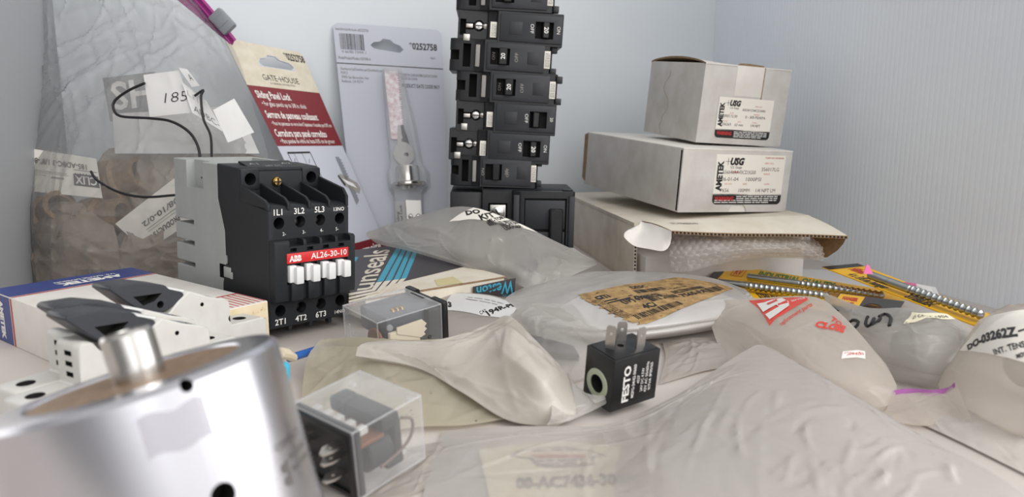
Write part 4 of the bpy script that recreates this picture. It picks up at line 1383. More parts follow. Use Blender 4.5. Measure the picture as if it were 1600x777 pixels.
# ================================================================== ALUMINIUM CYLINDER (foreground)
def aluminium_cylinder():
    c = P(214, 588, d=19.3)
    v = (c - _C).normalized()
    img = V((1, 0, 0)) * -0.30 + _UP * 0.955
    tt = (img - v * img.dot(v)).normalized()
    n = (v * -0.105 + tt * 0.994).normalized()
    ex = V((0, 0, 1)).cross(n)
    ex = (V((1, 0, 0)) - n * n.x).normalized()
    ey = n.cross(ex)
    M = Matrix((ex, ey, n)).transposed().to_4x4()
    M.translation = c
    t = thing('air_cylinder', 'shiny aluminium compact cylinder with a steel rod, tilted in the near left corner', 'cylinder', M)
    R, Hh = 3.62, 5.6
    b = MB().lathe([(0, -Hh), (R - 0.15, -Hh), (R, -Hh + 0.15), (R, -0.16), (R - 0.14, -0.02), (R - 0.35, 0.0), (R - 0.95, 0.0), (R - 1.0, -0.06), (0, -0.06)], (0, 0, 0), (0, 0, 1), 96, 0, close=False,
                   mis=[0, 0, 0, 0, 0, 0, 0, 1])
    cut = MB()
    def radial(px, py):
        """point on the wall seen at a pixel, in the local frame"""
        best = None
        for k in range(400):
            a = -math.pi + 2 * math.pi * k / 400
            for j in range(60):
                q = V((R * math.cos(a), R * math.sin(a), -0.1 - j * 0.09))
                w = M @ q
                if (M.to_3x3() @ V((math.cos(a), math.sin(a), 0))).dot(w - _C) > 0: continue
                x, y = proj(w)
                e = (x - px) ** 2 + (y - py) ** 2
                if best is None or e < best[0]: best = (e, a, q.z)
        return best[1], best[2]
    for px, py, r in ((294, 603, 0.155), (350, 776, 0.3)):
        a, z = radial(px, py)
        d = V((math.cos(a), math.sin(a), 0))
        cut.cyl(d * (R + 0.3) + V((0, 0, z)), d * (R - 0.9) + V((0, 0, z)), r, 2, 20)
    b.cut(cut)
    cyl = b.build('cylinder_body', ['aluminium', 'rust_plate', 'dark_gap'], t, smooth=30)
    s = MB().lathe([(0.66, -0.1), (0.66, 1.12), (0.60, 1.22), (0.30, 1.24), (0.26, 1.1), (0, 1.1)], (0.06, 0.0, 0), (0, 0, 1), 40, 0, close=False)
    s.build('piston_rod', 'bright_steel', t, smooth=30)
    # printed sticker and clear patch wrapped on the wall
    def wall(a0, z0, off=0.012, turn=0):
        def fn(x, y):
            a = a0 + x / R
            return V(((R + off) * math.cos(a), (R + off) * math.sin(a), z0 + y))
        return fn
    a, z = radial(432, 708)
    l = MB()
    w = wall(a, z)
    l.text('COMPACT', w, 0, 0, 0.20, 0, w=1.35, align='L')
    l.text('AIR CYLINDER', w, 0.42, -0.38, 0.15, 0, w=1.1, align='L')
    l.text('Rev 2  150 PSI', w, 0.45, -0.68, 0.13, 0, w=1.0, align='L', bold=0.02)
    for x, y, q in ((0.02, -0.75, .16), (0.02, -0.42, .16)):
        l.disc(w, x + .1, y - 0.05, q * 0.8, 0, 14)
    l.rect(w, 0.22, -0.95, 0.30, -0.3, 0)
    l.build('lettering', 'grey_ink', cyl, smooth=0)
    a, z = radial(222, 690)
    p = MB().grid(lambda u, v_: wall(a, z)(1.45 * u, -0.5 + 0.95 * v_ + 0.06 * math.sin(9 * u)), 14, 4, 0)
    p.build('clear_patch', 'film_patch', cyl)
mat('film_patch', (190, 188, 196), 0.35, spec=0.4, see=0.5)
aluminium_cylinder()

# ================================================================== RELAYS IN CLEAR COVERS
def shell_box(lo, hi, bev, seg=3):
    return MB().box(lo, hi, 0, bev=bev, seg=seg)

def edge_rods(mb, lo, hi, r, mi=0, skip=()):
    x0, y0, z0 = lo; x1, y1, z1 = hi
    c = [(x0, y0, z0), (x1, y0, z0), (x1, y1, z0), (x0, y1, z0), (x0, y0, z1), (x1, y0, z1), (x1, y1, z1), (x0, y1, z1)]
    for a, b in ((0, 1), (1, 2), (2, 3), (3, 0), (4, 5), (5, 6), (6, 7), (7, 4), (0, 4), (1, 5), (2, 6), (3, 7)):
        mb.tube([c[a], c[b]], r, 6, mi)
    return mb

def relay_near():
    M = frame((-5.15, 24.11, 0.02), 51.5, 3.6, -7.1)
    L, Wd, H = 3.24, 3.42, 2.68
    t = thing('relay', 'clear cased relay with blade terminals facing left, near the front, beside the aluminium cylinder', 'relay', M, 'clear cased relays')
    cvr = shell_box((0.0, 0, 0), (L, Wd, H), 0.16).build('cover', 'clear_plastic', t)
    e = MB(); edge_rods(e, (0.02, 0.06, 0.06), (L - 0.06, Wd - 0.06, H - 0.06), 0.045)
    e.lathe([(0.0, 0), (0.16, 0.0), (0.14, 0.1), (0, 0.12)], (2.2, 2.6, H - 0.02), (0, 0, 1), 16, 0, close=False)
    e.lathe([(0.0, 0), (0.14, 0.0), (0.12, 0.1), (0, 0.12)], (2.7, 0.1, H - 0.05), (0, 0, 1), 16, 0, close=False)
    e.build('cover_edges', 'edge_plastic', cvr)
    b = MB().box((-0.12, 0.08, 0.05), (0.4, Wd - 0.06, H - 0.1), 0, bev=0.08)
    b.cut(MB().box((-0.3, 0.3, 0.25), (-0.03, Wd - 0.3, H - 0.3), 0))
    tb = b.build('terminal_base', 'black_plastic', t)
    for y in (0.75, 2.4):
        for z in (2.05, 1.66, 1.0):
            q = MB().plate([(-0.02, y - 0.24, z), (-0.55, y - 0.24, z), (-0.8, y - 0.08, z - .05), (-0.8, y + 0.08, z - .05), (-0.55, y + 0.24, z), (-0.02, y + 0.24, z)], 0.08, (0, 0, 1), 0)
            q.cut(MB().cyl((-0.42, y, z + 0.3), (-0.42, y, z - 0.3), 0.07, 0, 12))
            q.build('blade_terminal', 'tin', tb, smooth=0, fix=True)
    # works inside: bobbin, coil, yoke, contact block, flying lead
    w = MB().box((1.5, 0.3, 1.75), (2.35, 3.0, 2.35), 0, bev=0.14).box((1.35, 2.3, 1.9), (2.2, 3.0, 2.5), 0, bev=0.14)
    w.box((2.1, 0.35, 0.3), (2.4, 1.2, 2.0), 0, bev=0.05).box((1.6, 0.3, 0.25), (2.4, 0.9, 0.55), 0, bev=0.08)
    w.build('bobbin', 'charcoal_dark', t)
    MB().cyl((0.95, 1.05, 0.95), (2.05, 1.05, 0.95), 0.72, 0, 28, bev=0.08).build('coil', 'charcoal_plastic', t)
    MB().box((0.45, 0.35, 1.62), (1.6, 2.6, 1.78), 0, bev=0.03).box((0.5, 0.6, 0.2), (0.62, 2.6, 1.7), 0, bev=0.02).build('yoke', 'copper_coil', t)
    k = MB()
    for i in range(5):
        k.box((0.42, 0.3 + i * 0.6, H - 0.55), (0.9, 0.62 + i * 0.6, H - 0.28), 0, bev=0.05)
    k.build('contact_block', 'milky_plastic', t)
    MB().tube([Line([(2.4, 0.3, 2.0), (2.85, 0.25, 1.75), (2.75, 0.22, 1.2), (2.2, 0.2, 0.85), (1.2, 0.2, 0.65)])(i / 20) for i in range(21)], 0.06, 8).build('flying_lead', 'brown_wire', t)
    return t
mat('edge_plastic', (226, 226, 228), 0.08, spec=1.0, see=0.8)
mat('milky_plastic', (206, 204, 200), 0.35, spec=0.5, see=0.35)
relay_near()

def relay_far():
    M = frame((-6.82, 37.88, 0.02), 41.9, 4.6, -4.7)
    L, Wd, H = 4.48, 3.52, 2.56
    t = thing('relay', 'clear cased relay with black base on the right, in front of the contactor', 'relay', M, 'clear cased relays')
    cvr = shell_box((0.0, 0, 0), (L - 0.35, Wd, H), 0.14).build('cover', 'clear_plastic', t)
    e = MB(); edge_rods(e, (0.06, 0.06, 0.06), (L - 0.4, Wd - 0.06, H - 0.06), 0.045)
    e.lathe([(0.0, 0), (0.18, 0.0), (0.16, 0.12), (0, 0.14)], (0.75, 0.05, H - 0.5), (0, -1, 0), 16, 0, close=False)
    e.build('cover_edges', 'edge_plastic', cvr)
    b = MB().box((L - 0.38, -0.06, -0.02), (L, Wd + 0.06, H + 0.05), 0, bev=0.1)
    b.box((L - 1.2, 0.1, 0.1), (L - 0.3, Wd - 0.1, H - 0.25), 0, bev=0.06)
    b.cut(MB().box((L - 0.6, Wd * 0.30, H - 0.15), (L + 0.2, Wd * 0.74, H + 0.2), 0))
    b.box((L - 0.72, Wd * 0.36, H - 0.12), (L - 0.58, Wd * 0.72, H + 0.02), 0, bev=0.03)
    b.build('terminal_base', 'black_plastic', t)
    MB().box((0.9, 0.55, 1.1), (L - 0.7, Wd - 0.3, 2.4), 0, bev=0.12).build('bobbin', 'slate', t)
    c = MB().box((0.9, 0.25, 0.3), (L - 1.7, 0.5, 1.6), 0, bev=0.05)
    c.prism([(L - 1.7, 0.9), (L - 1.4, 1.0), (L - 1.5, 1.15), (L - 1.3, 1.3), (L - 1.45, 1.45), (L - 1.3, 1.6), (L - 1.6, 1.9), (1.3, 1.85), (1.3, 1.5)], 'y', 0.18, 0.25, 0)
    c.build('paper_card', 'cream_plastic', t, fix=True)
    MB().cyl((0.55, 1.3, 1.0), (0.75, 1.3, 1.0), 0.7, 0, 28, bev=0.06).build('coil_end', 'copper_coil', t)
    for i in range(3):
        MB().tube([Line([(1.7 + 0.28 * i, 1.0, 2.3), (1.72 + 0.28 * i, 1.2, 2.5), (1.74 + 0.28 * i, 1.5, 2.3)])(k / 8) for k in range(9)], 0.08, 8).build('contact_spring', 'brass', t)
    MB().lathe([(0.2, 0), (0.18, 0.12), (0, 0.16)], (2.3, 0.18, 0.55), (0, -1, 0), 18, 0, close=False).build('rivet', 'tin', t)
    p = MB()
    f = lambda a, b: V((-0.012, Wd - 0.55 - b, 0.55 + a))
    p.text('electronics', lambda a, b: V((-0.012, Wd - 0.7 + b * -1, 0.2 + a)), 0, 0, 0.2, 0, w=1.5, align='L')
    for i in range(4):
        p.text('10A 250VAC', lambda a, b: V((-0.012, Wd - 1.05 - 0.26 * i - b, 0.2 + a)), 0, 0, 0.15, 0, w=1.2 - 0.1 * i, align='L')
    p.text('RU', lambda a, b: V((-0.012, 0.75 - b, 0.5 + a)), 0, 0, 0.34, 0, align='L', bold=0.03)
    p.text('UL FILE 30', lambda a, b: V((-0.012, 1.2 - b, 0.3 + a)), 0, 0, 0.14, 0, align='L')
    MB().text('010', lambda a, b: V((L - 1.15 - b, -0.012, 0.4 + a)), 0, 0, 0.26, 0, align='L', bold=0.02).build('lettering', 'ink', cvr, smooth=0)
    p.build('lettering', ['white_ink', 'ink'], cvr, smooth=0)
    return t
mat('slate', (74, 77, 84), 0.45)
relay_far()

# blue wire with crimp ferrule behind the cylinder
t = thing('crimped_wire', 'blue wire with a crimped ferrule running behind the aluminium cylinder', 'wire')
pts = [P(452, 560, d=36), P(475, 553, d=37.5), P(497, 546, d=39), P(520, 541, d=40.5), P(545, 537, d=42)]
MB().tube([Line(pts)(i / 24) for i in range(25)], 0.2, 10).build('wire', 'blue_wire', t)
MB().tube([P(437, 552, d=34.6), P(448, 554, d=35.3)], 0.28, 10).tube([P(447, 554, d=35.2), P(458, 559, d=36.2)], 0.23, 10).build('ferrule', 'cream_plastic', t, label='cream crimp ferrule')
t = tag(MB().prism([(-0.2, 0), (0.2, 0), (0.24, 0.75), (0.1, 0.86), (-0.2, 0.8)], 'y', 0, 0.3, 0, bev=0.04, M=frame(P(441, 604, d=26.5))).build('plastic_sleeve', 'cyan'),
        'small cyan plastic sleeve peeking out behind the aluminium cylinder', 'sleeve')

# ================================================================== SOLENOID COIL
def solenoid_coil():
    M = frame((4.19, 31.25, 0.3), 34.4, 8.8, -2.6)
    X, Y, Z = 2.68, 1.85, 2.46
    t = thing('solenoid_coil', 'black solenoid coil with three silver blades and white lettering, among the white bags', 'solenoid coil', M)
    b = MB().box((0, 0, 0), (X, Y, Z), 0, bev=0.05)
    b.cut(MB().cyl((-0.2, Y * 0.52, 0.98), (X + 0.2, Y * 0.52, 0.98), 0.40, 1, 32).box((1.0, 0.85, Z - 0.3), (1.25, 1.1, Z + 0.1), 1))
    b.box((0.1, 0.1, Z - 0.02), (X - 0.1, Y - 0.1, Z + 0.05), 0, bev=0.02)
    b.cut(MB().cyl((1.2, 1.0, Z + 0.2), (1.2, 1.0, Z - 0.3), 0.16, 1, 14))
    f = lambda a, c: V((0.52 - 0, -0.012, 0))
    def up(x, z): return lambda a, bb: V((x - bb, -0.012, z + a))
    b.text('FESTO', up(0.98, 0.32), 0, 0, 0.36, 2, w=1.75, bold=0.035, align='L')
    b.text('MSFG-24/42-50/60', up(1.30, 0.42), 0, 0, 0.16, 2, w=1.62, bold=0.015, align='L')
    b.text('4527', up(1.56, 1.05), 0, 0, 0.14, 2, w=0.4, align='L', bold=0.01)
    b.text('24V DC 4,5W', up(1.80, 0.60), 0, 0, 0.15, 2, w=1.15, align='L', bold=0.01)
    b.text('42V AC 50/60Hz', up(2.04, 0.50), 0, 0, 0.15, 2, w=1.5, align='L', bold=0.01)
    b.text('9/7VA IP00/65', up(2.28, 0.55), 0, 0, 0.15, 2, w=1.35, align='L', bold=0.01)
    b.build('coil_body', ['black_plastic', 'dark_gap', 'white_ink'], t, smooth=30)
    r = MB()
    n = 40
    r.lathe([(0.42, 0.0), (0.42, 0.035), (0.66, 0.035), (0.68, 0.0)], (0.0, Y * 0.52, 0.98), (-1, 0, 0), n, 0, close=False)
    r.build('bore_ring', 'green_grey', t)
    for x, y, hgt, rot_ in ((0.55, 0.98, 1.12, 60), (1.55, 1.35, 0.95, 30), (1.85, 0.42, 0.98, 5)):
        w = 0.22
        q = MB().plate([(-w, 0, -0.1), (w, 0, -0.1), (w, 0, hgt - 0.1), (w * 0.7, 0, hgt), (-w * 0.7, 0, hgt), (-w, 0, hgt - 0.1)], 0.08, (0, -1, 0), 0)
        q.cut(MB().cyl((0, -0.5, hgt - 0.36), (0, 0.5, hgt - 0.36), 0.075, 0, 14))
        mm = Matrix.Translation((x, y, Z)) @ Matrix.Rotation(rad(-rot_), 4, 'Z')
        q.v = [mm @ v for v in q.v]
        q.build('blade_terminal', 'tin', t, smooth=0, fix=True)
solenoid_coil()

# ================================================================== SEAL KIT BOX (dark, blue stripes)
def seal_box():
    O = V((-10.8, 43.5, 0.0))
    M = frame(O, 37.7)
    x0, x1, y1, z0, z1 = 2.5, 13.0, 15.6, 0.55, 2.0
    t = thing('seal_kit_box', 'flat dark grey seal kit box with blue stripes, worn corner, right of the contactor', 'box', M)
    b = MB()
    b.box((x0, 0, z0), (x1, y1, z1 - 0.12), 0, bev=0.05)
    b.plate([(x0, -0.05, z1), (x1 + 0.05, -0.05, z1), (x1 + 0.05, y1, z1), (x0, y1, z1)], 0.12, (0, 0, 1), 0, 1)
    p = MB()
    f1 = lambda x, y: V((x, y, z1 + 0.012)); f2 = lambda x, y: V((x, y, z1 + 0.022)); f3 = lambda x, y: V((x, y, z1 + 0.032))
    # dark field with white foot
    p.poly([f1(x0, y1), f1(x0, 0.3), f1(5.4, 2.4), f1(x1 - 0.35, 4.4), f1(x1, 4.7), f1(x1, y1)][::-1], 0)
    def px(u, v): return M.inverted() @ P(u, v, z=z1)
    q = MB()
    # oblique blue stripes turning to white lower down (traced on the lid)
    s = [((622, 383.5), (629.5, 384.5), (599, 440), (588.5, 441.5)), ((631.5, 385), (637, 386), (612, 438.5), (601.5, 440)),
         ((639.5, 386.3), (645, 387.3), (624.5, 436.8), (615, 438.2)), ((647.5, 388.5), (653.5, 391), (635.5, 435), (626.5, 436.5))]
    for k, cs in enumerate(s):
        q.poly([f2(*px(*c).xy) for c in cs], 0)
    s2 = [((588, 442), (598, 440.5), (586, 455), (545, 463), (545, 459), (581, 452.5)), ((601, 440), (611, 438.7), (594, 457.5), (545, 468.5), (545, 465), (588, 455.5)),
          ((614, 438.3), (624, 437), (606, 455), (594, 462), (545, 474), (545, 470.5), (590, 459.5), (601, 453)), ((626, 436.6), (635, 435.2), (618, 452), (612, 455), (622, 441))]
    for cs in s2[:3]:
        q.poly([f2(*px(*c).xy) for c in cs], 1)
    q.poly([f2(*px(*c).xy) for c in s2[3]], 1)
    # big lettering running away from the camera, read from the right
    nr_, fr_, nl_, fl_ = px(583, 452), px(612, 390), px(541, 457), px(567, 393)
    def lt(x, y):
        w = nr_.lerp(fr_, x).lerp(nl_.lerp(fl_, x), y)
        return f2(w.x, w.y)
    q.text('unseals', lt, 0.0, 0.06, 0.84, 1, w=1.0, bold=0.012, align='L')
    q.poly([f2(*px(*c).xy) for c in ((553, 402), (560, 402.5), (556, 409), (548, 408))], 0)
    b.merge(p, 2).merge(q, 3).build('box_body', ['cream_board', 'kraft', 'weston_dark', 'weston_blue', 'cream_board'], t, smooth=0)
    # old yellowed tape on the white foot
    tp = MB().poly([f2(*px(*c).xy) for c in ((679, 438), (708, 432.5), (724, 443), (684, 447.5))], 0)
    tp.build('tape', 'old_tape', t, smooth=0)
    # dark flap with blue lettering on the near end
    fl = MB()
    L = M.inverted()
    c = [L @ P(741, 464, d=49.6), L @ P(803.5, 463, d=51.6), L @ P(806, 434.7, d=51.6), L @ P(740, 448.5, d=49.6)]
    nn = (c[1] - c[0]).cross(c[3] - c[0]).normalized()
    fl.plate(c, 0.08, nn, 0)
    def ff(x, y): return c[0].lerp(c[1], x).lerp(c[3].lerp(c[2], x), y) + nn * 0.015
    fl.text('Weston', lambda x, y: ff(0.96 - x, 0.90 - y), 0, 0, 0.74, 1, w=0.90, bold=0.02, align='L')
    fl.text('Fluid', lambda x, y: ff(0.9 - x, 0.1 - y), 0, 0, 0.1, 1, w=0.2, align='L')
    fl.build('end_flap', ['weston_dark', 'weston_blue'], t, smooth=0)
    return t
mat('old_tape', (214, 202, 150), 0.3)
seal_box()
# ================================================================== BAGS, SLIPS AND WRAPPERS LYING ON THE SHELF
def rowz(*pts):
    """rows of (px, py, z) or (px, py, None, d)"""
    out = []
    for p in pts:
        out.append(P(p[0], p[1], z=p[2]) if len(p) == 3 else P(p[0], p[1], d=p[3]))
    return out

# ---- big shiny bag across the front, with a printed slip inside its flat left part
def front_bag():
    rows = [rowz((640, 880, .12), (780, 900, .3), (950, 890, .4), (1100, 880, .9), (1240, 880, 1.1), (1420, 860, 1.0), (1640, 812, .9)),
            rowz((662, 770, .12), (780, 760, .4), (930, 745, .5), (1060, 735, 1.2), (1220, 722, 1.5), (1400, 705, 1.5), (1560, 745, 1.5)),
            rowz((680, 705, .12), (790, 695, .4), (950, 682, .5), (1060, 638, .9), (1160, 600, 1.4), (1290, 605, 1.75), (1440, 680, 1.7)),
            rowz((692, 674, .12), (790, 667, .3), (880, 666, .3), (955, 662, .35), (1050, 622, .6), (1100, 590, .9), (1165, 548, 1.25), (1196, 541, 1.4), (1270, 580, 1.6))]
    s = Soft(rows, wr=0.16, ws=0.14, seed=2, edge=0.06, folds=60, foldh=0.06, foldw=(0.08, 0.4))
    # a crumpled patch near the middle of the front edge, and a few raised glinting creases
    r = random.Random(8)
    for cx, cy, n, sp, h in ((1330, 735, 34, 1.9, 0.14), (1235, 645, 10, 0.9, 0.12), (1115, 660, 7, 0.8, 0.07)):
        u, v = s.uv(cx, cy)
        for _ in range(n):
            a = rad(r.uniform(15, 80))
            s.folds.append((u * s.w + r.gauss(0, sp), v * s.h + r.gauss(0, sp * 0.7), math.cos(a), math.sin(a), r.uniform(0.4, 1.4), r.uniform(0.08, 0.3), h * r.uniform(0.4, 1.2) * r.choice((1, 1, -0.7)), r.uniform(-.2, .2)))
    s._c = None
    o = s.mesh(110, 70, belly=0.4, floor=0.03).build('plastic_bag', 'front_film', smooth=60)
    tag(o, 'large shiny plastic bag across the front, rising to a peak right of the black coil', 'plastic bag')
front_bag()
def logo_slip():
    # the slip
    sl = Soft([rowz((770, 800, .15), (920, 806, .2), (1120, 790, .15)), rowz((748, 702, .15), (870, 690, .2), (985, 700, .15))], wr=0.03, ws=0.4, seed=9)
    mb = sl.mesh(20, 12, belly=0.0, floor=0.04, thin=0.02)
    f = sl.patch(((810, 780), (1010, 780), (965, 705), (790, 705)), 0.02)
    # round emblem: leaf shaped outline with a winged bar
    el = [(0.02, 0.86), (0.12, 0.97), (0.35, 1.0), (0.6, 0.99), (0.85, 0.93), (0.97, 0.84), (0.84, 0.80), (0.80, 0.62), (0.62, 0.58), (0.40, 0.57), (0.25, 0.62), (0.2, 0.78)]
    mb.poly([f(u * 0.9, v) for u, v in el], 1)
    g = lambda u, v: f(u * 0.9, v) + V((0, 0, 0.02))
    el2 = [(0.5 + (u - 0.5) * 0.88, 0.79 + (v - 0.79) * 0.82) for u, v in el]
    mb.poly([g(u, v) for u, v in el2], 0)
    h = lambda u, v: f(u * 0.9, v) + V((0, 0, 0.035))
    mb.poly([h(u, v) for u, v in ((0.22, 0.84), (0.75, 0.82), (0.74, 0.75), (0.28, 0.76))], 3)
    lines(mb, h, 0.25, 0.75, (0.90, 0.68, 0.62), 0.045, 4, 3)
    f2 = sl.patch(((806, 765), (1000, 758), (996, 742), (806, 748)), 0.03)
    mb.text('00-AC7436-30001', f2, 0.0, 0.1, 0.9, 2, w=1.0, bold=0.05, align='L')
    o = mb.build('paper_slip', ['cream_label', 'grey_ink', 'ink', 'red_ink', 'grey_ink'], smooth=60)
    tag(o, 'cream printed paper slip with round emblem, inside the shiny bag at the front edge', 'paper slip')
logo_slip()

# ---- yellowed bag with a folded flap, centre front
def olive_bag():
    t = thing('yellowed_bag', 'yellowed grimy plastic bag, its folded pale flap pointing to the black coil', 'plastic bag')
    rows = [rowz((470, 700, .1), (560, 690, .3), (640, 668, .35), (725, 664, .3), (800, 652, .25)),
            rowz((472, 615, .3), (560, 610, .9), (650, 600, 1.1), (740, 602, .9), (830, 610, .5)),
            rowz((480, 560, .9), (560, 545, 1.4), (650, 545, 1.6), (750, 560, 1.5), (840, 575, 1.0)),
            rowz((500, 531, 1.6), (560, 527, 2.0), (640, 531, 2.0), (740, 528, 2.0), (820, 535, 1.6))]
    s = Soft(rows, wr=0.14, ws=0.4, seed=11, edge=0.08)
    body = s.mesh(64, 56, belly=0.4, floor=0.05).build('bag_body', 'olive_bag', t, smooth=60)
    rows = [rowz((556, 556, 1.75), (650, 574, 1.5), (720, 612, 1.05), (790, 655, .35), (850, 664, .2), (892, 657, .25)),
            rowz((560, 542, 2.05), (660, 555, 2.0), (760, 592, 1.6), (830, 628, 1.1), (870, 640, .8), (900, 640, .6)),
            rowz((575, 535, 2.15), (690, 536, 2.5), (770, 520, 2.9), (800, 540, 2.9), (850, 585, 2.1), (889, 588, 1.5)),
            rowz((600, 533, 2.15), (690, 531, 2.5), (760, 508, 2.9), (795, 494, 3.0), (835, 530, 2.5), (878, 575, 1.8))]
    s = Soft(rows, wr=0.12, ws=0.5, seed=12, edge=0.08)
    s.mesh(64, 40, belly=0.2, floor=0.05).build('folded_flap', 'flap_film', t, smooth=60)
    rows = [rowz((855, 664, .35), (890, 657, .3), (925, 641, .4), (958, 622, .95)),
            rowz((862, 640, .9), (900, 632, .7), (928, 629, .7), (961, 618, 1.0)),
            rowz((852, 572, 1.7), (880, 580, 1.6), (903, 605, 1.2), (930, 630, .75))]
    s = Soft(rows, wr=0.10, ws=0.9, seed=14, edge=0.1)
    s.mesh(36, 24, belly=0.08, floor=0.05).build('torn_corner', 'clear_bag_fine', t, smooth=60)
mat('flap_film', (206, 200, 191), 0.22, spec=0.6, see=0.06, bump=(12, 0.25, 0.003), vary=(8, (192, 184, 170), 0.7), spots=(80, (150, 130, 96), 0.74), trans=0.2)
olive_bag()

# ---- white padded bag with a scorched brown label
def brown_label_bag():
    t = thing('labelled_bag', 'white plastic bag bearing a scorched brown barcode label, behind the black coil', 'plastic bag')
    rows = [rowz((790, 500, .25), (860, 523, .3), (940, 527, .35), (1030, 524, .4), (1130, 508, .5), (1180, 492, .5)),
            rowz((785, 484, .8), (860, 500, 1.2), (940, 510, 1.4), (1030, 507, 1.5), (1130, 492, 1.3), (1190, 480, .8)),
            rowz((790, 466, 1.2), (870, 462, 1.8), (960, 458, 2.0), (1050, 460, 2.0), (1130, 462, 1.8), (1180, 468, 1.0)),
            rowz((820, 447, 1.0), (890, 428, 1.5), (960, 424, 1.8), (1050, 427, 1.8), (1110, 434, 1.5), (1165, 452, .9))]
    s = Soft(rows, wr=0.12, ws=0.35, seed=21, edge=0.09, foldh=0.05)
    body = s.mesh(80, 56, belly=0.3, floor=0.05).build('bag_body', 'white_bag', t, smooth=60)
    # label: corners left, bottom, right, top on the photo
    c = ((903, 462), (1010, 507), (1146, 452), (1056, 434))
    f = s.patch(c, 0.03)
    g = s.patch(c, 0.045)
    lb = MB()
    # ragged outline fan
    rnd = random.Random(4)
    n = 14
    def edge(u0, v0, u1, v1, k):
        return [(u0 + (u1 - u0) * i / k + (rnd.uniform(-.014, .014)), v0 + (v1 - v0) * i / k + rnd.uniform(-.014, .014)) for i in range(k)]
    decal(lb, f, 0, 18)
    for k in range(24):      # torn rim
        u = rnd.random()
        for (a, b, dx, dy) in ((u, 0, 0.03, -0.03), (u, 1, 0.03, 0.02)):
            lb.poly([f(a, b), f(min(a + 0.05, 1), b), f(min(a + 0.025, 1), b + dy)], 0)
    # y runs up the photo (towards the far edge); lettering climbs to the right
    def T(txt, x, y, h, w, mi=1, bold=0.03): lb.text(txt, g, x, y, h, mi, w=w, bold=bold, align='L')
    q = s.patch(((935, 494), (1010, 507), (1146, 452), (1056, 434)), 0.045)
    # second frame: text baseline direction from lower left to upper right
    bl, br, tr, tl = (968, 492), (1122, 458), (1060, 436), (910, 460)
    h_ = s.patch((bl, br, tr, tl), 0.045)
    lb.text('CITI', h_, 0.02, 0.62, 0.13, 1, w=0.12, bold=0.05, align='L')
    lb.text('DESC', h_, 0.40, 0.78, 0.12, 1, w=0.16, bold=0.03, align='L')
    barcode(lb, h_, 0.36, 0.55, 0.66, 0.70, 1, 26, 3)
    lb.text('QTY', h_, 0.84, 0.66, 0.08, 1, w=0.07, align='L')
    lb.text('Made in USA', h_, 0.70, 0.52, 0.08, 1, w=0.18, align='L')
    lb.text('(1P) 69882C2', h_, 0.14, 0.30, 0.13, 1, w=0.36, bold=0.05, align='L')
    barcode(lb, h_, 0.34, 0.14, 0.62, 0.30, 1, 30, 5)
    barcode(lb, h_, 0.64, 0.30, 0.98, 0.44, 1, 34, 6)
    lb.text('7565-FA', h_, 0.64, 0.10, 0.14, 1, w=0.28, bold=0.04, align='L')
    lines(lb, h_, 0.05, 0.32, (0.50, 0.42), 0.05, 1, 8)
    k_ = s.patch(((985, 503), (1143, 456), (1120, 447), (965, 488)), 0.045)
    lb.text('4C/', k_, 0.16, 0.55, 0.40, 1, w=0.10, bold=0.04, align='L')
    barcode(lb, k_, 0.05, -0.02, 0.42, 0.42, 1, 26, 7)
    barcode(lb, k_, 0.74, 0.35, 0.97, 0.9, 1, 16, 9)
    s_ = s.patch(((916, 468), (990, 504), (1004, 498), (930, 463)), 0.045)
    for j, tx in enumerate(('CENT INDUSTRIAL PRODUCTS', 'PACKAGED BY LICENSED SUPPLIER', 'FOR REPLACEMENT USE ONLY', 'SEE INSTRUCTIONS BEFORE USE')):
        lb.text(tx, s_, 0.12, 0.05 + 0.24 * j, 0.16, 1, w=0.75, align='L')
    lb.build('brown_label', ['brown_label', 'ink'], body, smooth=60, label='scorched brown paper label with barcodes')
brown_label_bag()

# ---- parts slip and clear bag with a dark part
def slip_194():
    rows = [rowz((655, 560, .2), (700, 545, .4), (760, 530, .5), (830, 520, .4)),
            rowz((660, 490, 1.0), (710, 486, 1.2), (760, 492, 1.2), (812, 498, .9)),
            rowz((680, 462, 1.2), (720, 458, 1.4), (770, 462, 1.3), (818, 478, 1.0))]
    s = Soft(rows, wr=0.05, ws=0.4, seed=31, folds=8)
    t = thing('wrapped_part', 'pale plastic wrapped packet with a white part number slip, beside the flat relay', 'packet')
    body = s.mesh(40, 36, belly=0.3, floor=0.05).build('wrapper', 'milky_bag', t, smooth=60)
    lb = MB()
    f = s.patch(((690, 486), (800, 499), (812, 478), (706, 460)), 0.03)
    g = s.patch(((690, 486), (800, 499), (812, 478), (706, 460)), 0.045)
    decal(lb, f, 0, 12)
    r = s.patch(((756, 497), (806, 478), (800, 462), (745, 482)), 0.045)
    lb.text('194R-PL2', r, 0.15, -0.15, 0.5, 1, w=0.95, bold=0.04, align='L')
    lb.text('CAT', r, 0.0, 0.30, 0.3, 1, w=0.2, bold=0.0, align='L')
    lb.text('B', s.patch(((700, 480), (712, 482), (712, 474), (700, 472)), 0.045), 0.0, 0.0, 0.9, 1, w=0.5, bold=0.06, align='L')
    lines(lb, g, 0.25, 0.8, (0.75, 0.62), 0.04, 2, 4)
    lb.build('number_slip', ['paper', 'ink', 'pale_ink'], body, smooth=60, label='white paper slip with black print')
slip_194()

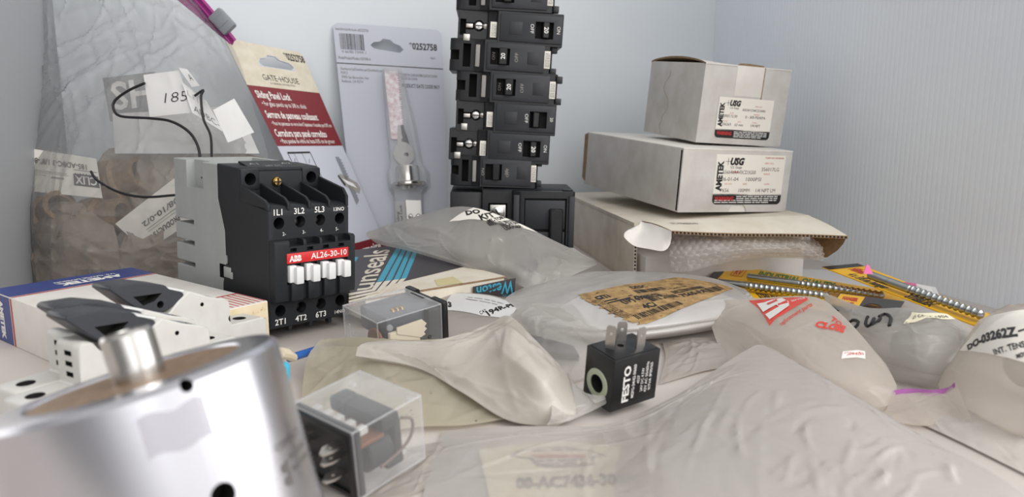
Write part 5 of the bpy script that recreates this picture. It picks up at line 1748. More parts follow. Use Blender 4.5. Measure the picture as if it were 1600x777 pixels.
mat('bar_dark', (44, 46, 52), 0.4)
def dark_part_bag():
    rows = [rowz((850, 606, .15), (880, 600, .2), (915, 590, .25), (985, 572, .3)),
            rowz((822, 560, .6), (860, 552, 1.0), (905, 545, 1.1), (985, 540, .6)),
            rowz((800, 510, 1.3), (840, 500, 2.0), (890, 505, 1.7), (960, 520, .9)),
            rowz((797, 492, 1.5), (830, 474, 2.1), (880, 482, 1.6), (945, 512, .8))]
    s = Soft(rows, wr=0.12, ws=0.5, seed=41, edge=0.08)
    o = s.mesh(48, 44, belly=1.1, floor=0.05).build('plastic_bag', 'bar_bag', smooth=60)
    tag(o, 'small clear plastic bag holding a dark grey bar, left behind the black coil', 'plastic bag')
    a, b, c, d = P(818, 520, z=1.15), P(820, 546, z=.9), P(905, 556, z=.65), P(896, 540, z=.9)
    m = MB()
    m.plate([a, b, c, d], 0.35, (b - a).cross(d - a) * (1 if (b - a).cross(d - a).z > 0 else -1), 0)
    tag(m.build('metal_bar', 'bar_dark', smooth=0, fix=True), 'dark grey bar inside the small clear bag left of the black coil', 'metal bar')
dark_part_bag()

# ---- KIT bag leaning on the breakers
def kit_bag():
    t = thing('kit_bag', 'grey plastic kit bag with curved white label, slumped over the dark seal box', 'plastic bag')
    rows = [rowz((575, 372, None, 63), (640, 388, None, 58), (720, 412, None, 54.5), (788, 434, None, 52.8), (840, 451, None, 52.0), (932, 414, None, 55)),
            rowz((572, 366, None, 64), (640, 372, None, 59), (720, 390, None, 55), (800, 412, None, 52.8), (860, 418, None, 53.5), (932, 411, None, 56)),
            rowz((575, 362, None, 64.5), (640, 346, None, 61), (720, 350, None, 57.6), (800, 372, None, 56), (870, 393, None, 55.8), (930, 408, None, 57)),
            rowz((585, 360, None, 65), (650, 338, None, 62), (725, 323, None, 59), (800, 345, None, 57.5), (870, 378, None, 57), (928, 406, None, 57.5))]
    s = Soft(rows, up=(0, -0.45, 0.9), wr=0.22, ws=0.3, seed=52, edge=0.08)
    body = s.mesh(84, 64, belly=0.5, floor=2.0).build('bag_body', 'grey_bag', t, smooth=60)
    lb = MB()
    c = ((700, 345), (835, 362), (772, 330), (737, 326))
    c = ((702, 347), (842, 361), (786, 336), (740, 325))
    f = s.patch(c, 0.04); g = s.patch(c, 0.06)
    decal(lb, f, 0, 16)
    r = s.patch(((722, 343), (806, 364), (800, 338), (735, 325)), 0.06)
    q = lambda a, b, c2, d: s.patch((a, b, c2, d), 0.06)
    lb.text('DO', q((729, 337), (752, 333), (748, 328), (727, 331)), 0, 0, 1.0, 1, w=1.0, bold=0.05, align='L')
    lb.text('KIT', q((752, 345), (775, 339), (768, 332), (747, 337)), 0, 0, 1.0, 1, w=1.0, bold=0.04, align='L')
    lb.text('MOTOR', q((764, 349), (790, 341), (784, 337), (760, 344)), 0, 0, 1.0, 1, w=1.0, bold=0.04, align='L')
    barcode(lb, q((766, 354), (806, 343), (800, 338), (760, 348)), 0, 0, 1, 1, 1, 20, 5)
    lb.text('NISCAYUN', q((786, 356), (812, 350), (806, 346), (780, 351)), 0, 0, 1.0, 1, w=1.0, bold=0.03, align='L')
    lb.text('USA/GBR', q((790, 361), (818, 356), (812, 352), (786, 356)), 0, 0, 1.0, 1, w=1.0, bold=0.03, align='L')
    lb.build('label', ['label_paper', 'ink'], body, smooth=60, label='curved white label with black print')
    # dark roll inside
    a = P(800, 432, d=52.4); b = P(842, 410, d=54)
    o = MB().cyl(P(815, 428, d=53.2), P(836, 420, d=55.6), 0.9, 0, 28, bev=0.15)
    tag(o.build('rubber_roll', 'slate'), 'dark round rubber piece inside the grey kit bag', 'rubber part')
kit_bag()

# ---- red logo bag
def red_bag():
    t = thing('zip_bag', 'clear zip bag with a red printed logo and a purple zip, right of centre', 'plastic bag')
    rows = [rowz((1130, 560, .3), (1210, 590, .4), (1300, 625, .4), (1375, 636, .45), (1398, 622, .7)),
            rowz((1115, 520, .7), (1190, 540, 1.2), (1270, 575, 1.5), (1345, 600, 1.3), (1400, 610, .9)),
            rowz((1108, 495, 1.0), (1180, 500, 1.9), (1260, 520, 2.2), (1330, 555, 1.9), (1400, 600, 1.0)),
            rowz((1112, 470, 1.5), (1170, 467, 2.2), (1268, 464, 2.9), (1315, 492, 2.6), (1385, 570, 1.5))]
    s = Soft(rows, wr=0.12, ws=0.4, seed=61, edge=0.08, foldh=0.06)
    body = s.mesh(72, 64, belly=0.4, floor=0.05).build('bag_body', 'pale_bag', t, smooth=60)
    p = MB()
    c = ((1200, 512), (1266, 468), (1262, 465), (1169, 470))
    lo = [(1170, 471), (1201, 511), (1215, 510), (1264, 474), (1258, 465.5), (1232, 466)]
    def at(off, *pts): return [s.on(*s.uv(*q), off) for q in pts]
    f = s.patch(((1203, 510), (1262, 470), (1262, 466), (1170, 470)), 0.03)
    p.grid(lambda u, v: f(u, v), 14, 14, 0)
    # stepped white glyph
    def trace(pts, off, mi):
        o = []
        for k in range(len(pts)):
            a, b = pts[k], pts[(k + 1) % len(pts)]
            o += at(off, a, ((a[0] + b[0]) / 2, (a[1] + b[1]) / 2))
        p.poly(o, mi)
    trace([(1183, 476), (1205, 470.5), (1222, 467.3), (1232, 472), (1233.5, 479), (1203, 500.5), (1196, 493), (1217, 480.5), (1213, 478), (1193, 489)][::-1], 0.06, 1)
    trace([(1199, 475.5), (1214, 470), (1215.5, 472), (1201, 478)][::-1], 0.08, 0)
    p.text('service', s.patch(((1237, 473), (1258, 468), (1256, 465), (1234, 469)), 0.05), 0, 0, 0.9, 1, w=1.0, align='L')
    p.text('replacement parts', s.patch(((1222, 511), (1270, 479), (1266, 473), (1217, 505)), 0.05), 0, 0, 0.9, 0, w=1.0, bold=0.02, align='L')
    p.text('CLOSE', s.patch(((1272, 511), (1318, 521), (1322, 512), (1277, 503)), 0.05), 0, 0, 1.0, 0, w=1.0, bold=0.06, align='L')
    p.text('TO', s.patch(((1296, 500), (1312, 512), (1318, 506), (1302, 494)), 0.05), 0, 0, 0.8, 0, w=1.0, bold=0.04, align='L')
    lbp = s.patch(((1316, 560), (1350, 560), (1350, 551), (1318, 551)), 0.04)
    p.rect(lbp, -0.05, -0.2, 1.05, 1.1, 1, 3)
    p.text('0504400', s.patch(((1318, 558), (1349, 558), (1349, 552), (1319, 552)), 0.05), 0, 0, 0.9, 0, w=1.0, bold=0.0, align='L')
    p.build('logo_print', ['logo_red', 'white_ink'], body, smooth=60, label='red logo and lettering')
    z = MB()
    a = [P(1393, 612, z=.9), P(1420, 608, z=1.0), P(1460, 610, z=1.1), P(1484, 606, z=1.2), P(1492, 598, z=1.5)]
    l = Line(a)
    z.grid(lambda u, v: l(u) + V((0, -0.06 * v, -0.30 * v * (1 - 0.5 * u))), 24, 3, 0)
    z.grid(lambda u, v: l(1 - u) + V((0, -0.06 * v + 0.06, -0.30 * v * (0.5 + 0.5 * u))), 24, 3, 0)
    z.build('zip', 'zip_purple', t, smooth=60, label='purple zip strip')
    # loose lip below the zip
    rows = [rowz((1372, 655, .2), (1440, 665, .2), (1490, 664, .25), (1545, 698, .12)),
            rowz((1385, 640, .4), (1430, 632, .7), (1480, 624, .9), (1525, 670, .3)),
            rowz((1394, 618, .8), (1430, 614, .9), (1470, 612, 1.0), (1494, 600, 1.4))]
    l2 = Soft(rows, wr=0.07, ws=0.8, seed=65, edge=0.1)
    l2.mesh(36, 28, belly=0.08, floor=0.04).build('bag_lip', 'pale_bag', t, smooth=60)
mat('logo_red', (214, 62, 48), 0.35)
mat('zip_purple', (178, 104, 176), 0.35)
red_bag()

# ---- grey bag with marker writing and cream label
def grey_bag_r():
    t = thing('marked_bag', 'grey see-through bag with black marker writing and a cream label, before the bolts', 'plastic bag')
    rows = [rowz((1330, 570, .3), (1385, 590, .3), (1440, 600, .3), (1500, 600, .3), (1540, 590, .3)),
            rowz((1315, 535, .9), (1375, 560, 1.3), (1440, 575, 1.5), (1490, 575, 1.3), (1535, 565, .8)),
            rowz((1300, 500, 1.4), (1370, 520, 2.2), (1440, 525, 2.6), (1490, 530, 2.2), (1530, 540, 1.2)),
            rowz((1285, 457, 2.2), (1350, 480, 2.4), (1420, 482, 2.8), (1480, 492, 2.6), (1528, 520, 1.4))]
    s = Soft(rows, wr=0.14, ws=0.4, seed=71, edge=0.08, lumps=((0.62, 0.62, 0.3, 0.3, 0.25),))
    body = s.mesh(64, 56, belly=0.4, floor=0.05).build('bag_body', 'grey_bag', t, smooth=60)
    lb = MB()
    f = s.patch(((1409, 506), (1434, 516), (1476, 497), (1424, 492)), 0.035)
    c = ((1410, 508), (1492, 500), (1480, 490), (1425, 491))
    f = s.patch(c, 0.035); g = s.patch(c, 0.05)
    decal(lb, f, 0, 10)
    lb.text('0 OCT 1904', g, 0.12, 0.25, 0.36, 1, w=0.75, align='L')
    lb.build('cream_label', ['cream_label', 'ink'], body, smooth=60, label='cream paper label with pen writing')
    w = MB()
    def pen(pts, r=0.09):
        P3 = [s.on(*s.uv(*q), 0.03) for q in pts]
        w.tube([Line(P3)(i / 18) for i in range(19)], r, 6, 0)
    pen([(1325, 502), (1319, 508), (1326, 514), (1338, 512), (1341, 504), (1333, 501), (1326, 507)])
    pen([(1356, 496), (1353, 508), (1360, 510), (1366, 499), (1364, 508), (1371, 508), (1376, 498)])
    pen([(1374, 496), (1384, 492), (1392, 498), (1390, 510)])
    w.build('marker_writing', 'ink', body)
    # content: dark ring part inside
    o = MB().lathe([(0.7, 0.2), (1.9, 0.2), (2.0, 0.5), (1.9, 1.2), (1.2, 1.6), (0.7, 1.6)], V((P(1455, 560, z=0.4).x, P(1455, 560, z=0.4).y, 0.15)), (0, 0, 1), 40, 0, close=False)
    tag(o.build('rubber_ring', 'slate'), 'dark grey ring part inside the grey marked bag', 'rubber part')
grey_bag_r()

# ---- DO bag at the right edge and the paler bag behind it
def do_bag():
    t = thing('kit_bag', 'bulging foggy bag with a white label of slanted black numbers, at the right edge', 'plastic bag')
    rows = [rowz((1470, 612, .3), (1520, 650, .3), (1590, 680, .3), (1680, 700, .3)),
            rowz((1466, 592, .9), (1530, 610, 1.6), (1600, 630, 2.0), (1690, 650, 1.8)),
            rowz((1490, 560, 1.8), (1540, 560, 2.9), (1610, 570, 3.4), (1690, 590, 3.0)),
            rowz((1512, 525, 2.4), (1550, 508, 3.5), (1610, 510, 4.0), (1690, 530, 3.6)),
            rowz((1530, 500, 2.6), (1560, 487, 3.6), (1610, 480, 4.1), (1690, 490, 3.6))]
    s = Soft(rows, wr=0.14, ws=0.35, seed=81, edge=0.07, foldh=0.06)
    body = s.mesh(64, 64, belly=0.5, floor=0.05).build('bag_body', 'foggy_bag', t, smooth=60)
    lb = MB()
    c = ((1500, 549), (1605, 569), (1612, 486), (1540, 500))
    f = s.patch(c, 0.04)
    decal(lb, f, 0, 16)
    q = lambda *p: s.patch(p, 0.06)
    lb.text('DO-03262Z', q((1514, 548), (1592, 527), (1588, 513), (1512, 541)), 0, 0, 1.0, 1, w=1.0, bold=0.05, align='L')
    lb.text('-', q((1592, 522), (1606, 517), (1604, 511), (1590, 516)), 0, 0, 1.0, 1, w=1.0, bold=0.1, align='L')
    lb.text('INT. TENSOR', q((1556, 556), (1620, 541), (1618, 530), (1552, 548)), 0, 0, 1.0, 1, w=1.0, bold=0.02, align='L')
    lb.text('MOTOR', q((1590, 562), (1616, 557), (1614, 549), (1588, 555)), 0, 0, 0.9, 1, w=1.0, bold=0.04, align='L')
    lb.build('label', ['label_paper', 'ink'], body, smooth=60, label='white label with slanted black numbers')
    o = MB().cyl(P(1592, 575, z=1.7), P(1640, 565, z=1.8), 0.95, 0, 28, bev=0.2)
    tag(o.build('rubber_roll', 'slate'), 'dark round part inside the bulging bag at the right edge', 'rubber part')
    rows = [rowz((1535, 520, None, 40), (1580, 520, None, 39), (1660, 520, None, 38)),
            rowz((1548, 490, None, 41), (1590, 484, None, 40), (1660, 490, None, 39)),
            rowz((1568, 480, None, 42.5), (1600, 474, None, 42), (1660, 478, None, 41))]
    s = Soft(rows, wr=0.1, ws=0.5, seed=85, up=(0, -0.4, 0.9))
    o = s.mesh(28, 24, belly=0.6, floor=0.05).build('plastic_bag', 'milky_bag', smooth=60)
    tag(o, 'pale rounded plastic bag showing behind the bulging labelled bag at the right edge', 'plastic bag')
do_bag()

# ---- thin loose films on the shelf
def film(rows, m, label, seed, wr=0.08, name='plastic_sheet', n=(44, 36)):
    s = Soft(rows, wr=wr, ws=0.5, seed=seed, edge=0.1)
    o = s.mesh(n[0], n[1], belly=0.05, floor=0.04).build(name, m, smooth=60)
    tag(o, label, 'plastic sheet')
    return s
mat('shelf_film', (224, 217, 210), 0.35, spec=0.5, see=0.15, bump=(24, 0.3, 0.003), trans=0.2)
film([rowz((1030, 600, .1), (1130, 575, .15), (1230, 590, .1)), rowz((1040, 560, .25), (1120, 545, .5), (1200, 555, .3)), rowz((1035, 535, .1), (1090, 528, .3), (1150, 530, .15))],
     'milky_bag', 'pale crumpled plastic sheet between the black coil and the red logo bag', 91)
film([rowz((1390, 640, .1), (1500, 690, .12), (1640, 760, .1)), rowz((1350, 600, .15), (1470, 640, .5), (1640, 690, .3)), rowz((1330, 560, .1), (1450, 600, .3), (1620, 650, .15))],
     'shelf_film', 'thin pale plastic sheet on the shelf below the bag at the right edge', 92)
film([rowz((560, 800, .06), (650, 770, .1), (700, 740, .08)), rowz((640, 700, .08), (690, 690, .15), (740, 690, .1))],
     'milky_bag', 'small pale plastic sheet to the right of the near relay', 93, 0.05)
# ================================================================== YELLOW CARDS WITH HANGER BOLTS
def bolt_mesh(a, b, r, frac, tip=True):
    a, b = V(a), V(b)
    ax = (b - a); L = ax.length
    mb = MB()
    # plain shank, then coarse thread
    prof = [(0.0, 0.0), (r * 0.8, 0.0), (r, 0.05), (r, L * frac)]
    pitch = 0.36
    n = int(L * (1 - frac) / pitch)
    h = L * frac
    for k in range(n):
        prof += [(r * 0.80, h + 0.05), (r * 0.80, h + 0.11), (r * 1.10, h + 0.20), (r * 1.12, h + 0.26), (r * 0.82, h + 0.35)]
        h += pitch
    prof += [(r * 0.7, h + 0.02), (0, h + 0.1)]
    return mb.lathe(prof, a, ax, 18, 0, close=False)

def strip_card(c, th=0.06):
    """c: bl, br, tr, tl points"""
    c = [V(x) for x in c]
    c[1] = PP(*proj(c[1]), c[0], c[2], c[3])
    n = (c[1] - c[0]).cross(c[3] - c[0]).normalized()
    if n.z < 0: n = -n
    def fn(x, y, off=0.012):
        return c[0].lerp(c[1], x).lerp(c[3].lerp(c[2], x), y) + n * off
    return c, n, fn

def carded_bolts():
    # A: INDUSTRIAL QUALITY card
    t = thing('carded_bolt', 'hanger bolt on a yellow card with green lettering, farthest of the yellow cards', 'bolt on card', None, 'bolts on yellow cards')
    c, n, f = strip_card([P(1103, 438, z=.9), P(1408, 482, z=.75), P(1412, 458, z=.8), P(1128, 411.5, z=1.2)])
    mb = MB().plate(c, 0.06, n, 0)
    mb.rect(f, 0.0, 0.0, 0.055, 1.0, 1); mb.rect(f, 0.08, 0.62, 0.08, 0.62, 1)
    g = lambda x, y: f(x, y, 0.02)
    mb.text('INDUSTRIAL QUALITY', g, 0.245, 0.62, 0.28, 2, w=0.42, bold=0.035, align='L')
    mb.text('RV', g, 0.115, 0.50, 0.30, 3, w=0.04, bold=0.03, align='L')
    for x0, y0, x1, y1 in ((0.10, 0.42, 0.17, 0.44), (0.10, 0.88, 0.17, 0.90), (0.10, 0.42, 0.103, 0.9), (0.167, 0.42, 0.17, 0.9)):
        mb.rect(g, x0, y0, x1, y1, 3)
    mb.build('card', ['card_yellow', 'card_dark', 'green_ink', 'red_ink'], t, smooth=0, fix=False)
    bolt_mesh(P(1168, 432.5, z=1.32), P(1382, 462, z=1.2), 0.26, 0.40).build('bolt', 'zinc', t, smooth=40)
    # B: the nearer one half under the bag
    t = thing('carded_bolt', 'hanger bolt on a yellow card, the nearer one slipping under the red logo bag', 'bolt on card', None, 'bolts on yellow cards')
    c, n, f = strip_card([P(1150, 462, z=.55), P(1330, 492, z=.5), P(1350, 470, z=.6), P(1110, 432, z=.75)])
    mb = MB().plate(c, 0.06, n, 0)
    g = lambda x, y: f(x, y, 0.02)
    mb.text('STEELEX', g, 0.24, 0.10, 0.26, 1, w=0.18, bold=0.04, align='L')
    mb.text('HANGER BOLT', g, 0.55, 0.10, 0.22, 1, w=0.25, bold=0.02, align='L')
    mb.build('card', ['card_yellow', 'card_dark'], t, smooth=0)
    bolt_mesh(P(1122, 441, z=1.05), P(1302, 464, z=1.0), 0.27, 0.27).build('bolt', 'zinc', t, smooth=40)
    # C: right, along the wall
    t = thing('carded_bolt', 'hanger bolt on a long yellow card with a pink tip, along the right wall', 'bolt on card', None, 'bolts on yellow cards')
    c, n, f = strip_card([P(1284, 417, z=2.5), P(1534, 513, z=1.25), P(1560, 496, z=1.25), P(1340, 412, z=2.55)])
    mb = MB().plate(c, 0.06, n, 0)
    g = lambda x, y: f(x, y, 0.02)
    mb.rect(f, 0.0, 0.0, 0.06, 1.0, 1)
    mb.text('Hillman', g, 0.08, 0.45, 0.3, 3, w=0.10, bold=0.03, align='L')
    mb.text('4 x 3/8 in. hanger', g, 0.16, 0.08, 0.28, 1, w=0.26, bold=0.02, align='L')
    mb.text('STEELEX', g, 0.55, 0.08, 0.30, 1, w=0.16, bold=0.05, align='L')
    mb.build('card', ['card_yellow', 'card_dark', 'green_ink', 'red_ink'], t, smooth=0)
    bolt_mesh(P(1358, 429.5, z=2.55), P(1541, 495, z=1.6), 0.27, 0.38).build('bolt', 'zinc', t, smooth=40)
    MB().prism([(-0.28, 0), (0.34, -0.02), (0.05, 0.55), (-0.12, 0.62)], 'y', 0, 0.06, 0, M=frame(P(1356, 428, z=2.75))).build('tag_tip', 'pink', t, label='pink tip')
    # white slip and pink edge behind it
    mb = MB().plate([P(1418, 450, z=2.0), P(1468, 462, z=2.1), P(1462, 449, z=2.3), P(1425, 442, z=2.3)], 0.04, (0, -0.4, 0.9), 0)
    mb.build('paper_edge', 'paper', t, smooth=0)
    MB().plate([P(1410, 444, z=2.15), P(1432, 446, z=2.25), P(1431, 443, z=2.35), P(1413, 441, z=2.3)], 0.04, (0, -0.4, 0.9), 0).build('tag_edge', 'pink', t, smooth=0, label='pink edge')
    # D: dark card with hang hole
    t = thing('hang_card', 'dark grey and yellow hang card with a slotted hole, under the marked grey bag', 'packaging card')
    c, n, f = strip_card([P(1296, 482, z=1.9), P(1392, 504, z=2.2), P(1413, 471, z=2.2), P(1312, 458, z=1.95)])
    mb = MB().plate(c, 0.06, n, 0)
    hole = [f(0.62 + 0.16 * math.cos(rad(a)), 0.45 + 0.22 * math.sin(rad(a)), 0.3) for a in range(0, 360, 24)]
    mb.cut(MB().plate(hole, 0.8, n, 0))
    g = lambda x, y: f(x, y, 0.015)
    mb.rect(g, 0.02, 0.2, 0.42, 0.95, 1)
    g2 = lambda x, y: f(x, y, 0.028)
    mb.text('HANGER', g2, 0.10, 0.62, 0.18, 2, w=0.25, bold=0.06, align='L'); mb.text('BOLT', g2, 0.10, 0.34, 0.18, 2, w=0.22, bold=0.06, align='L')
    mb.build('card', ['card_dark', 'card_yellow', 'red_ink'], t, smooth=0)
carded_bolts()

# white card under the yellow ones
s = MB().plate([P(1240, 445, z=.3), P(1420, 462, z=.3), P(1330, 424, z=.3), P(1200, 418, z=.3)], 0.06, (0, 0, 1), 0)
tag(s.build('paper_card', 'paper', smooth=0), 'blank white card lying under the yellow bolt cards', 'card')

# ================================================================== BIG CLEAR BAG AT THE LEFT AND WHAT IS IN IT
def big_bag():
    t = thing('zip_bag', 'big clear bag of labelled parts leaning in the left corner, magenta zip', 'plastic bag')
    rows = [[P(12, 470, d=56), P(140, 480, d=52.5), P(230, 480, d=52.0), P(330, 470, d=53.5), P(425, 430, d=58)],
            [P(14, 380, d=57.5), P(120, 380, d=53.0), P(230, 380, d=52.5), P(330, 370, d=54.2), P(430, 370, d=60)],
            [P(22, 270, d=60), P(120, 260, d=55.8), P(230, 255, d=54.6), P(320, 255, d=56.5), P(420, 250, d=62)],
            [P(30, 150, d=63), P(120, 140, d=60.0), P(230, 130, d=59.0), P(310, 135, d=60.5), P(396, 170, d=64)],
            [P(37, 50, d=65), P(120, 45, d=63.5), P(220, 40, d=62.8), P(300, 40, d=63.5), P(366, 78, d=65.5)],
            [P(34, -70, d=66), P(110, -75, d=65.5), P(190, -75, d=65.2), P(250, -50, d=65.2), P(304, -8, d=65.5)]]
    s = Soft(rows, up=(0.15, -0.95, 0.25), wr=0.5, ws=0.16, seed=101, edge=0.06, folds=150, foldh=0.42, foldw=(0.14, 0.9), lumps=((0.3, 0.3, 0.2, 0.16, 0.5), (0.65, 0.32, 0.2, 0.14, 0.4)))
    mb = s.mesh(110, 130, belly=0.0, floor=None)
    # keep only the front film and a slack back film
    mb2 = MB()
    mb2.grid(lambda u, v: s.top(u, v), 110, 130, 0)
    mb2.build('bag_film', 'clear_bag', t, smooth=60)
    z = MB()
    a = [P(302, -12, d=65.3), P(330, 20, d=65.3), P(352, 48, d=65.4), P(366, 66, d=65.6)]
    l = Line(a)
    z.grid(lambda u, v: l(u) + V((-1.6 * v * (1 - u) ** 0.8 - 0.15 * v, 0, -0.25 * v)) + V((0, -0.05, 0)), 16, 4, 0)
    z.tube([l(i / 12) + V((0.1, -0.12, 0.1)) for i in range(13)], 0.16, 8, 0)
    z.tube([l(i / 12) + V((-0.3, -0.12, -0.1)) for i in range(13)], 0.1, 8, 0)
    zp = z.build('zip', 'magenta', t, label='magenta zip')
    sl = MB().box((-0.65, -0.4, -0.95), (0.65, 0.35, 0.95), 0, bev=0.16).box((-0.5, -0.46, -0.35), (0.5, -0.36, 0.45), 0, bev=0.05)
    sl.v = [frame(P(348, 34, d=65.2), 0, 0, -42) @ v for v in sl.v]
    sl.build('zip_slider', 'slider_grey', zp, label='grey zip slider')
    return s
mat('packet_grey', (158, 158, 158), 0.5)
mat('tan_bag', (176, 160, 142), 0.25, spec=0.6, see=0.4, bump=(24, 0.5, 0.004), trans=0.2, fres=0.3)
mat('fitting_rust', (150, 104, 70), 0.5, metal=0.2, vary=(50, (110, 74, 46), 0.9))
BB = big_bag()

def tag_card(name, quad, m, label, cat, texts=(), th=0.03, wr=0.06, seed=1, group=None, boxes=()):
    """small printed card in space: quad bl, br, tr, tl; texts: (string, x, y, h, w, rot180)"""
    s = Soft([[quad[0], quad[0].lerp(quad[1], .5), quad[1]], [quad[3], quad[3].lerp(quad[2], .5), quad[2]]], up=(0, -1, 0.1), wr=wr, ws=0.4, seed=seed, folds=2, foldh=wr * 0.5)
    mb = s.mesh(16, 12, floor=None, thin=th)
    f = lambda u, v: s.on(min(max(u, 0), 1), min(max(v, 0), 1), 0.02)
    f2 = lambda u, v: s.on(min(max(u, 0), 1), min(max(v, 0), 1), 0.035)
    for x0, y0, x1, y1, mi in boxes:
        mb.rect(f, x0, y0, x1, y1, mi, 4)
    for tx, x, y, h, w, flip, mi in texts:
        g = (lambda a, b: f2(2 * x - a, 2 * y - b)) if flip else f2
        mb.text(tx, g, x, y, h, mi, w=w, align='L', bold=0.02 if flip else -0.018, shear=0 if flip else 0.25)
    o = mb.build(name, [m, 'ink', 'grey_ink', 'white_ink', 'pale_ink'], smooth=60)
    return tag(o, label, cat, group)

tag_card('parts_tag', [P(28, 297, d=57.6), P(160, 310, d=57.0), P(150, 248, d=58), P(34, 230, d=58.6)], 'label_paper',
         'cream parts tag printed upside down, at the left inside the big clear bag', 'tag',
         [('185-ADBC-3 1/8"-80', 0.86, 0.80, 0.13, 0.72, True, 2), ('CLIX', 0.97, 0.50, 0.20, 0.27, True, 3), ('PRODUCTS', 0.96, 0.56, 0.09, 0.26, True, 1)],
         boxes=((0.68, 0.25, 0.99, 0.54, 2), (0.18, 0.50, 0.60, 0.515, 4), (0.18, 0.46, 0.62, 0.47, 4), (0.4, 0.36, 0.56, 0.40, 4), (0.18, 0.40, 0.34, 0.41, 4), (0.69, 0.63, 0.99, 0.645, 2)), seed=3, group='cream parts tags')
tag_card('parts_tag', [P(228, 394, d=56.6), P(300, 345, d=56.2), P(286, 268, d=58), P(180, 350, d=57)], 'label_paper',
         'cream parts tag turned on its corner, beside the contactor inside the big clear bag', 'tag',
         [('08/10-0/2', 0.85, 0.62, 0.12, 0.6, True, 2), ('PRODUCTS', 0.8, 0.28, 0.12, 0.5, True, 1)],
         boxes=((0.25, 0.42, 0.8, 0.435, 4), (0.25, 0.36, 0.75, 0.37, 4)), seed=4, group='cream parts tags')
# white paper sheet folded inside the upper part, grey packet with pale block letters behind
tag_card('paper_sheet', [P(180, 240, d=59.5), P(405, 240, d=60.0), P(372, 165, d=62), P(176, 178, d=61)], 'paper',
         'large blank white paper lying across the middle of the big clear bag', 'paper', seed=7, wr=0.4)
tag_card('packet', [P(172, 190, d=62.6), P(250, 182, d=62.6), P(242, 112, d=63.4), P(160, 122, d=63.4)], 'packet_grey',
         'grey packet with pale block letters upside down, seen through the big clear bag', 'packet',
         [('HS', 0.92, 0.86, 0.62, 0.80, True, 3)], seed=8, wr=0.1)

# handwritten tags on black twist ties
tag_card('handwritten_tag', [P(234, 183, d=55.4), P(300, 176, d=55.2), P(280, 110, d=56), P(224, 117, d=56)], 'paper',
         'white tag with handwritten 185 hanging on black twist wire, at the big clear bag', 'tag',
         [('185', 0.42, 0.28, 0.24, 0.62, False, 1)], seed=11, wr=0.10, group='handwritten tags')
tag_card('handwritten_tag', [P(300, 176, d=55.0), P(350, 207, d=54.8), P(322, 158, d=55.2), P(284, 128, d=55.6)], 'paper',
         'white folded tag with handwritten ADBC, right of the 185 tag', 'tag',
         [('ADBC-', 0.12, 0.12, 0.24, 0.85, False, 1), ('L11', 0.08, 0.62, 0.2, 0.45, False, 4)], seed=12, wr=0.10, group='handwritten tags')
tag_card('handwritten_tag', [P(300, 136, d=55.5), P(312, 134, d=55.4), P(292, 108, d=55.9), P(279, 106, d=55.9)], 'paper',
         'narrow white tag end with a handwritten A, above the 185 tag', 'tag',
         [('A', 0.4, 0.3, 0.4, 0.4, False, 1)], seed=13, wr=0.03, group='handwritten tags')
tag_card('handwritten_tag', [P(356, 223, d=56.6), P(397, 207, d=57.5), P(366, 154, d=58.2), P(333, 172, d=57)], 'paper',
         'blank white curled tag nearest the maroon hang card', 'tag', seed=14, wr=0.2, group='handwritten tags')
def wire(pts, r, label, m='black_wire'):
    l = Line(pts)
    o = MB().tube([l(i / 40) for i in range(41)], r, 8).build('twist_tie', m)
    tag(o, label, 'wire tie', 'black wire ties')
wire([P(226, 130, d=55.6), P(200, 142, d=56), P(179, 158, d=56.2), P(178, 172, d=56), P(190, 182, d=55.6), P(236, 185, d=55.2), P(268, 190, d=54.6), P(295, 206, d=54), P(309, 228, d=53.4), P(313, 250, d=53)], 0.10,
     'long looped black twist tie running from the 185 tag down behind the contactor')
wire([P(304, 150, d=55), P(318, 141, d=55), P(314, 152, d=54.9), P(318, 186, d=54.6), P(329, 212, d=54), P(331, 246, d=53)], 0.09,
     'short black twist tie hanging behind the folded ADBC tag')
wire([P(142, 268, d=54.4), P(152, 282, d=54.0), P(185, 300, d=53.5), P(225, 308, d=53.2), P(274, 305, d=53.2)], 0.09,
     'thin black wire tie sagging from the upside down parts tag to the contactor')

# fittings in small inner bags
def fitting(M, r, h, label, m='tan_fitting'):
    t = thing('pipe_fitting', label, 'fitting', M, 'tan fittings in the big bag')
    MB().lathe([(0, 0), (r, 0), (r * 1.02, h * 0.1), (r, h * 0.45), (r * 0.8, h * 0.5), (r * 0.8, h), (r * 0.55, h), (r * 0.5, h * 0.6), (0, h * 0.6)], (0, 0, 0), (0, 0, 1), 32, 0, close=False).build('fitting_body', m, t)
    hx = MB()
    hx.prism([(r * 1.12 * math.cos(rad(60 * k)), r * 1.12 * math.sin(rad(60 * k))) for k in range(6)], 'z', h * 0.12, h * 0.38, 0, bev=0.06)
    hx.build('hex_collar', m, t)
fitting(frame(P(70, 345, d=58.5), 20, 60, 30), 1.5, 3.2, 'tan pipe fitting left, below the upside down parts tag in the big bag')
fitting(frame(P(140, 345, d=58.8), 70, 80, 10), 1.7, 3.0, 'tan pipe fitting in the middle of the big bag, dark mouth towards the front')
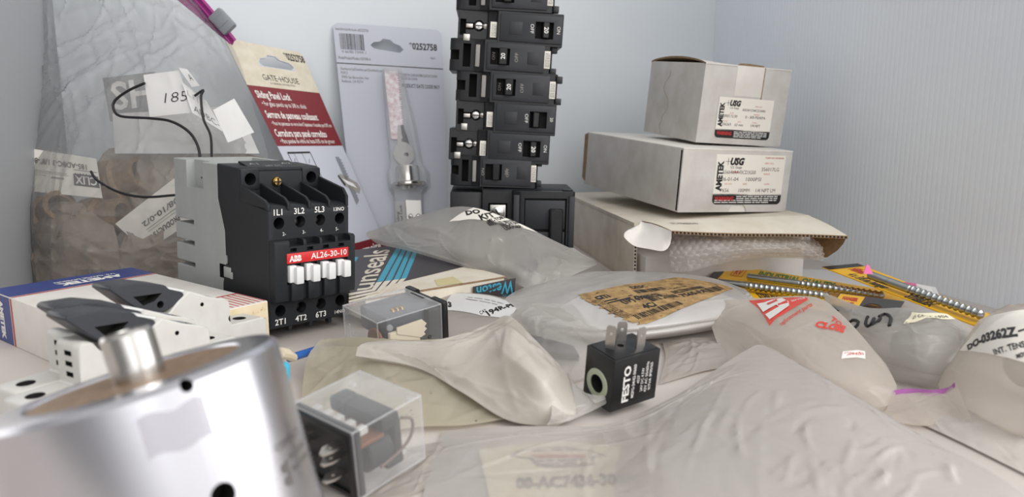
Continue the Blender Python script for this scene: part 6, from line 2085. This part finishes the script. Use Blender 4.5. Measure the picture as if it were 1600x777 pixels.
fitting(frame(P(110, 405, d=56.8), 40, 50, 60), 1.5, 3.2, 'tan pipe fitting low in the big bag just above the blue carton', 'fitting_rust')
fitting(frame(P(172, 290, d=60.5), 70, 70, 10), 1.8, 3.0, 'tan pipe fitting high in the bag between the two parts tags')
fitting(frame(P(225, 425, d=58.0), 40, 40, 60), 1.5, 3.2, 'tan pipe fitting at the right bottom of the bag beside the contactor')
fitting(frame(P(60, 425, d=57.0), 80, 50, 30), 1.4, 3.0, 'tan pipe fitting at the left bottom corner of the big bag')
def inner_bag(rows, label, seed, m='tan_bag'):
    s = Soft(rows, up=(0, -0.9, 0.4), wr=0.35, ws=0.3, seed=seed, edge=0.1, folds=34, foldh=0.5, foldw=(0.2, 0.8))
    o = s.mesh(48, 36, belly=1.0, floor=0.1).build('plastic_bag', m, smooth=60)
    tag(o, label, 'plastic bag', 'inner bags of fittings')
inner_bag([[P(20, 440, d=55.6), P(100, 450, d=54.8), P(190, 445, d=55.4)], [P(25, 380, d=57), P(100, 370, d=54.6), P(185, 385, d=55.8)], [P(40, 325, d=59), P(100, 315, d=57.5), P(170, 325, d=58.5)]],
          'small inner bag of tan fittings at the lower left of the big bag', 111)
inner_bag([[P(150, 440, d=56), P(220, 445, d=55.6), P(290, 430, d=56.5)], [P(160, 400, d=57), P(220, 392, d=55.4), P(290, 385, d=56.8)], [P(170, 362, d=59), P(230, 350, d=58), P(290, 345, d=58.5)]],
          'small inner bag of tan fittings at the lower right, beside the contactor', 112)
inner_bag([[P(150, 330, d=60), P(230, 340, d=59.5), P(300, 330, d=60)], [P(140, 275, d=61), P(215, 270, d=59.8), P(300, 275, d=60.5)], [P(170, 232, d=62.5), P(230, 226, d=62), P(300, 230, d=62)]],
          'inner bag of fittings in the middle of the big bag under the white paper', 113)
inner_bag([[P(290, 250, d=61), P(350, 262, d=60.5), P(415, 262, d=61.5)], [P(300, 236, d=61.6), P(350, 234, d=61), P(412, 246, d=61.8)]],
          'tan inner bag edge showing above the contactor', 114)
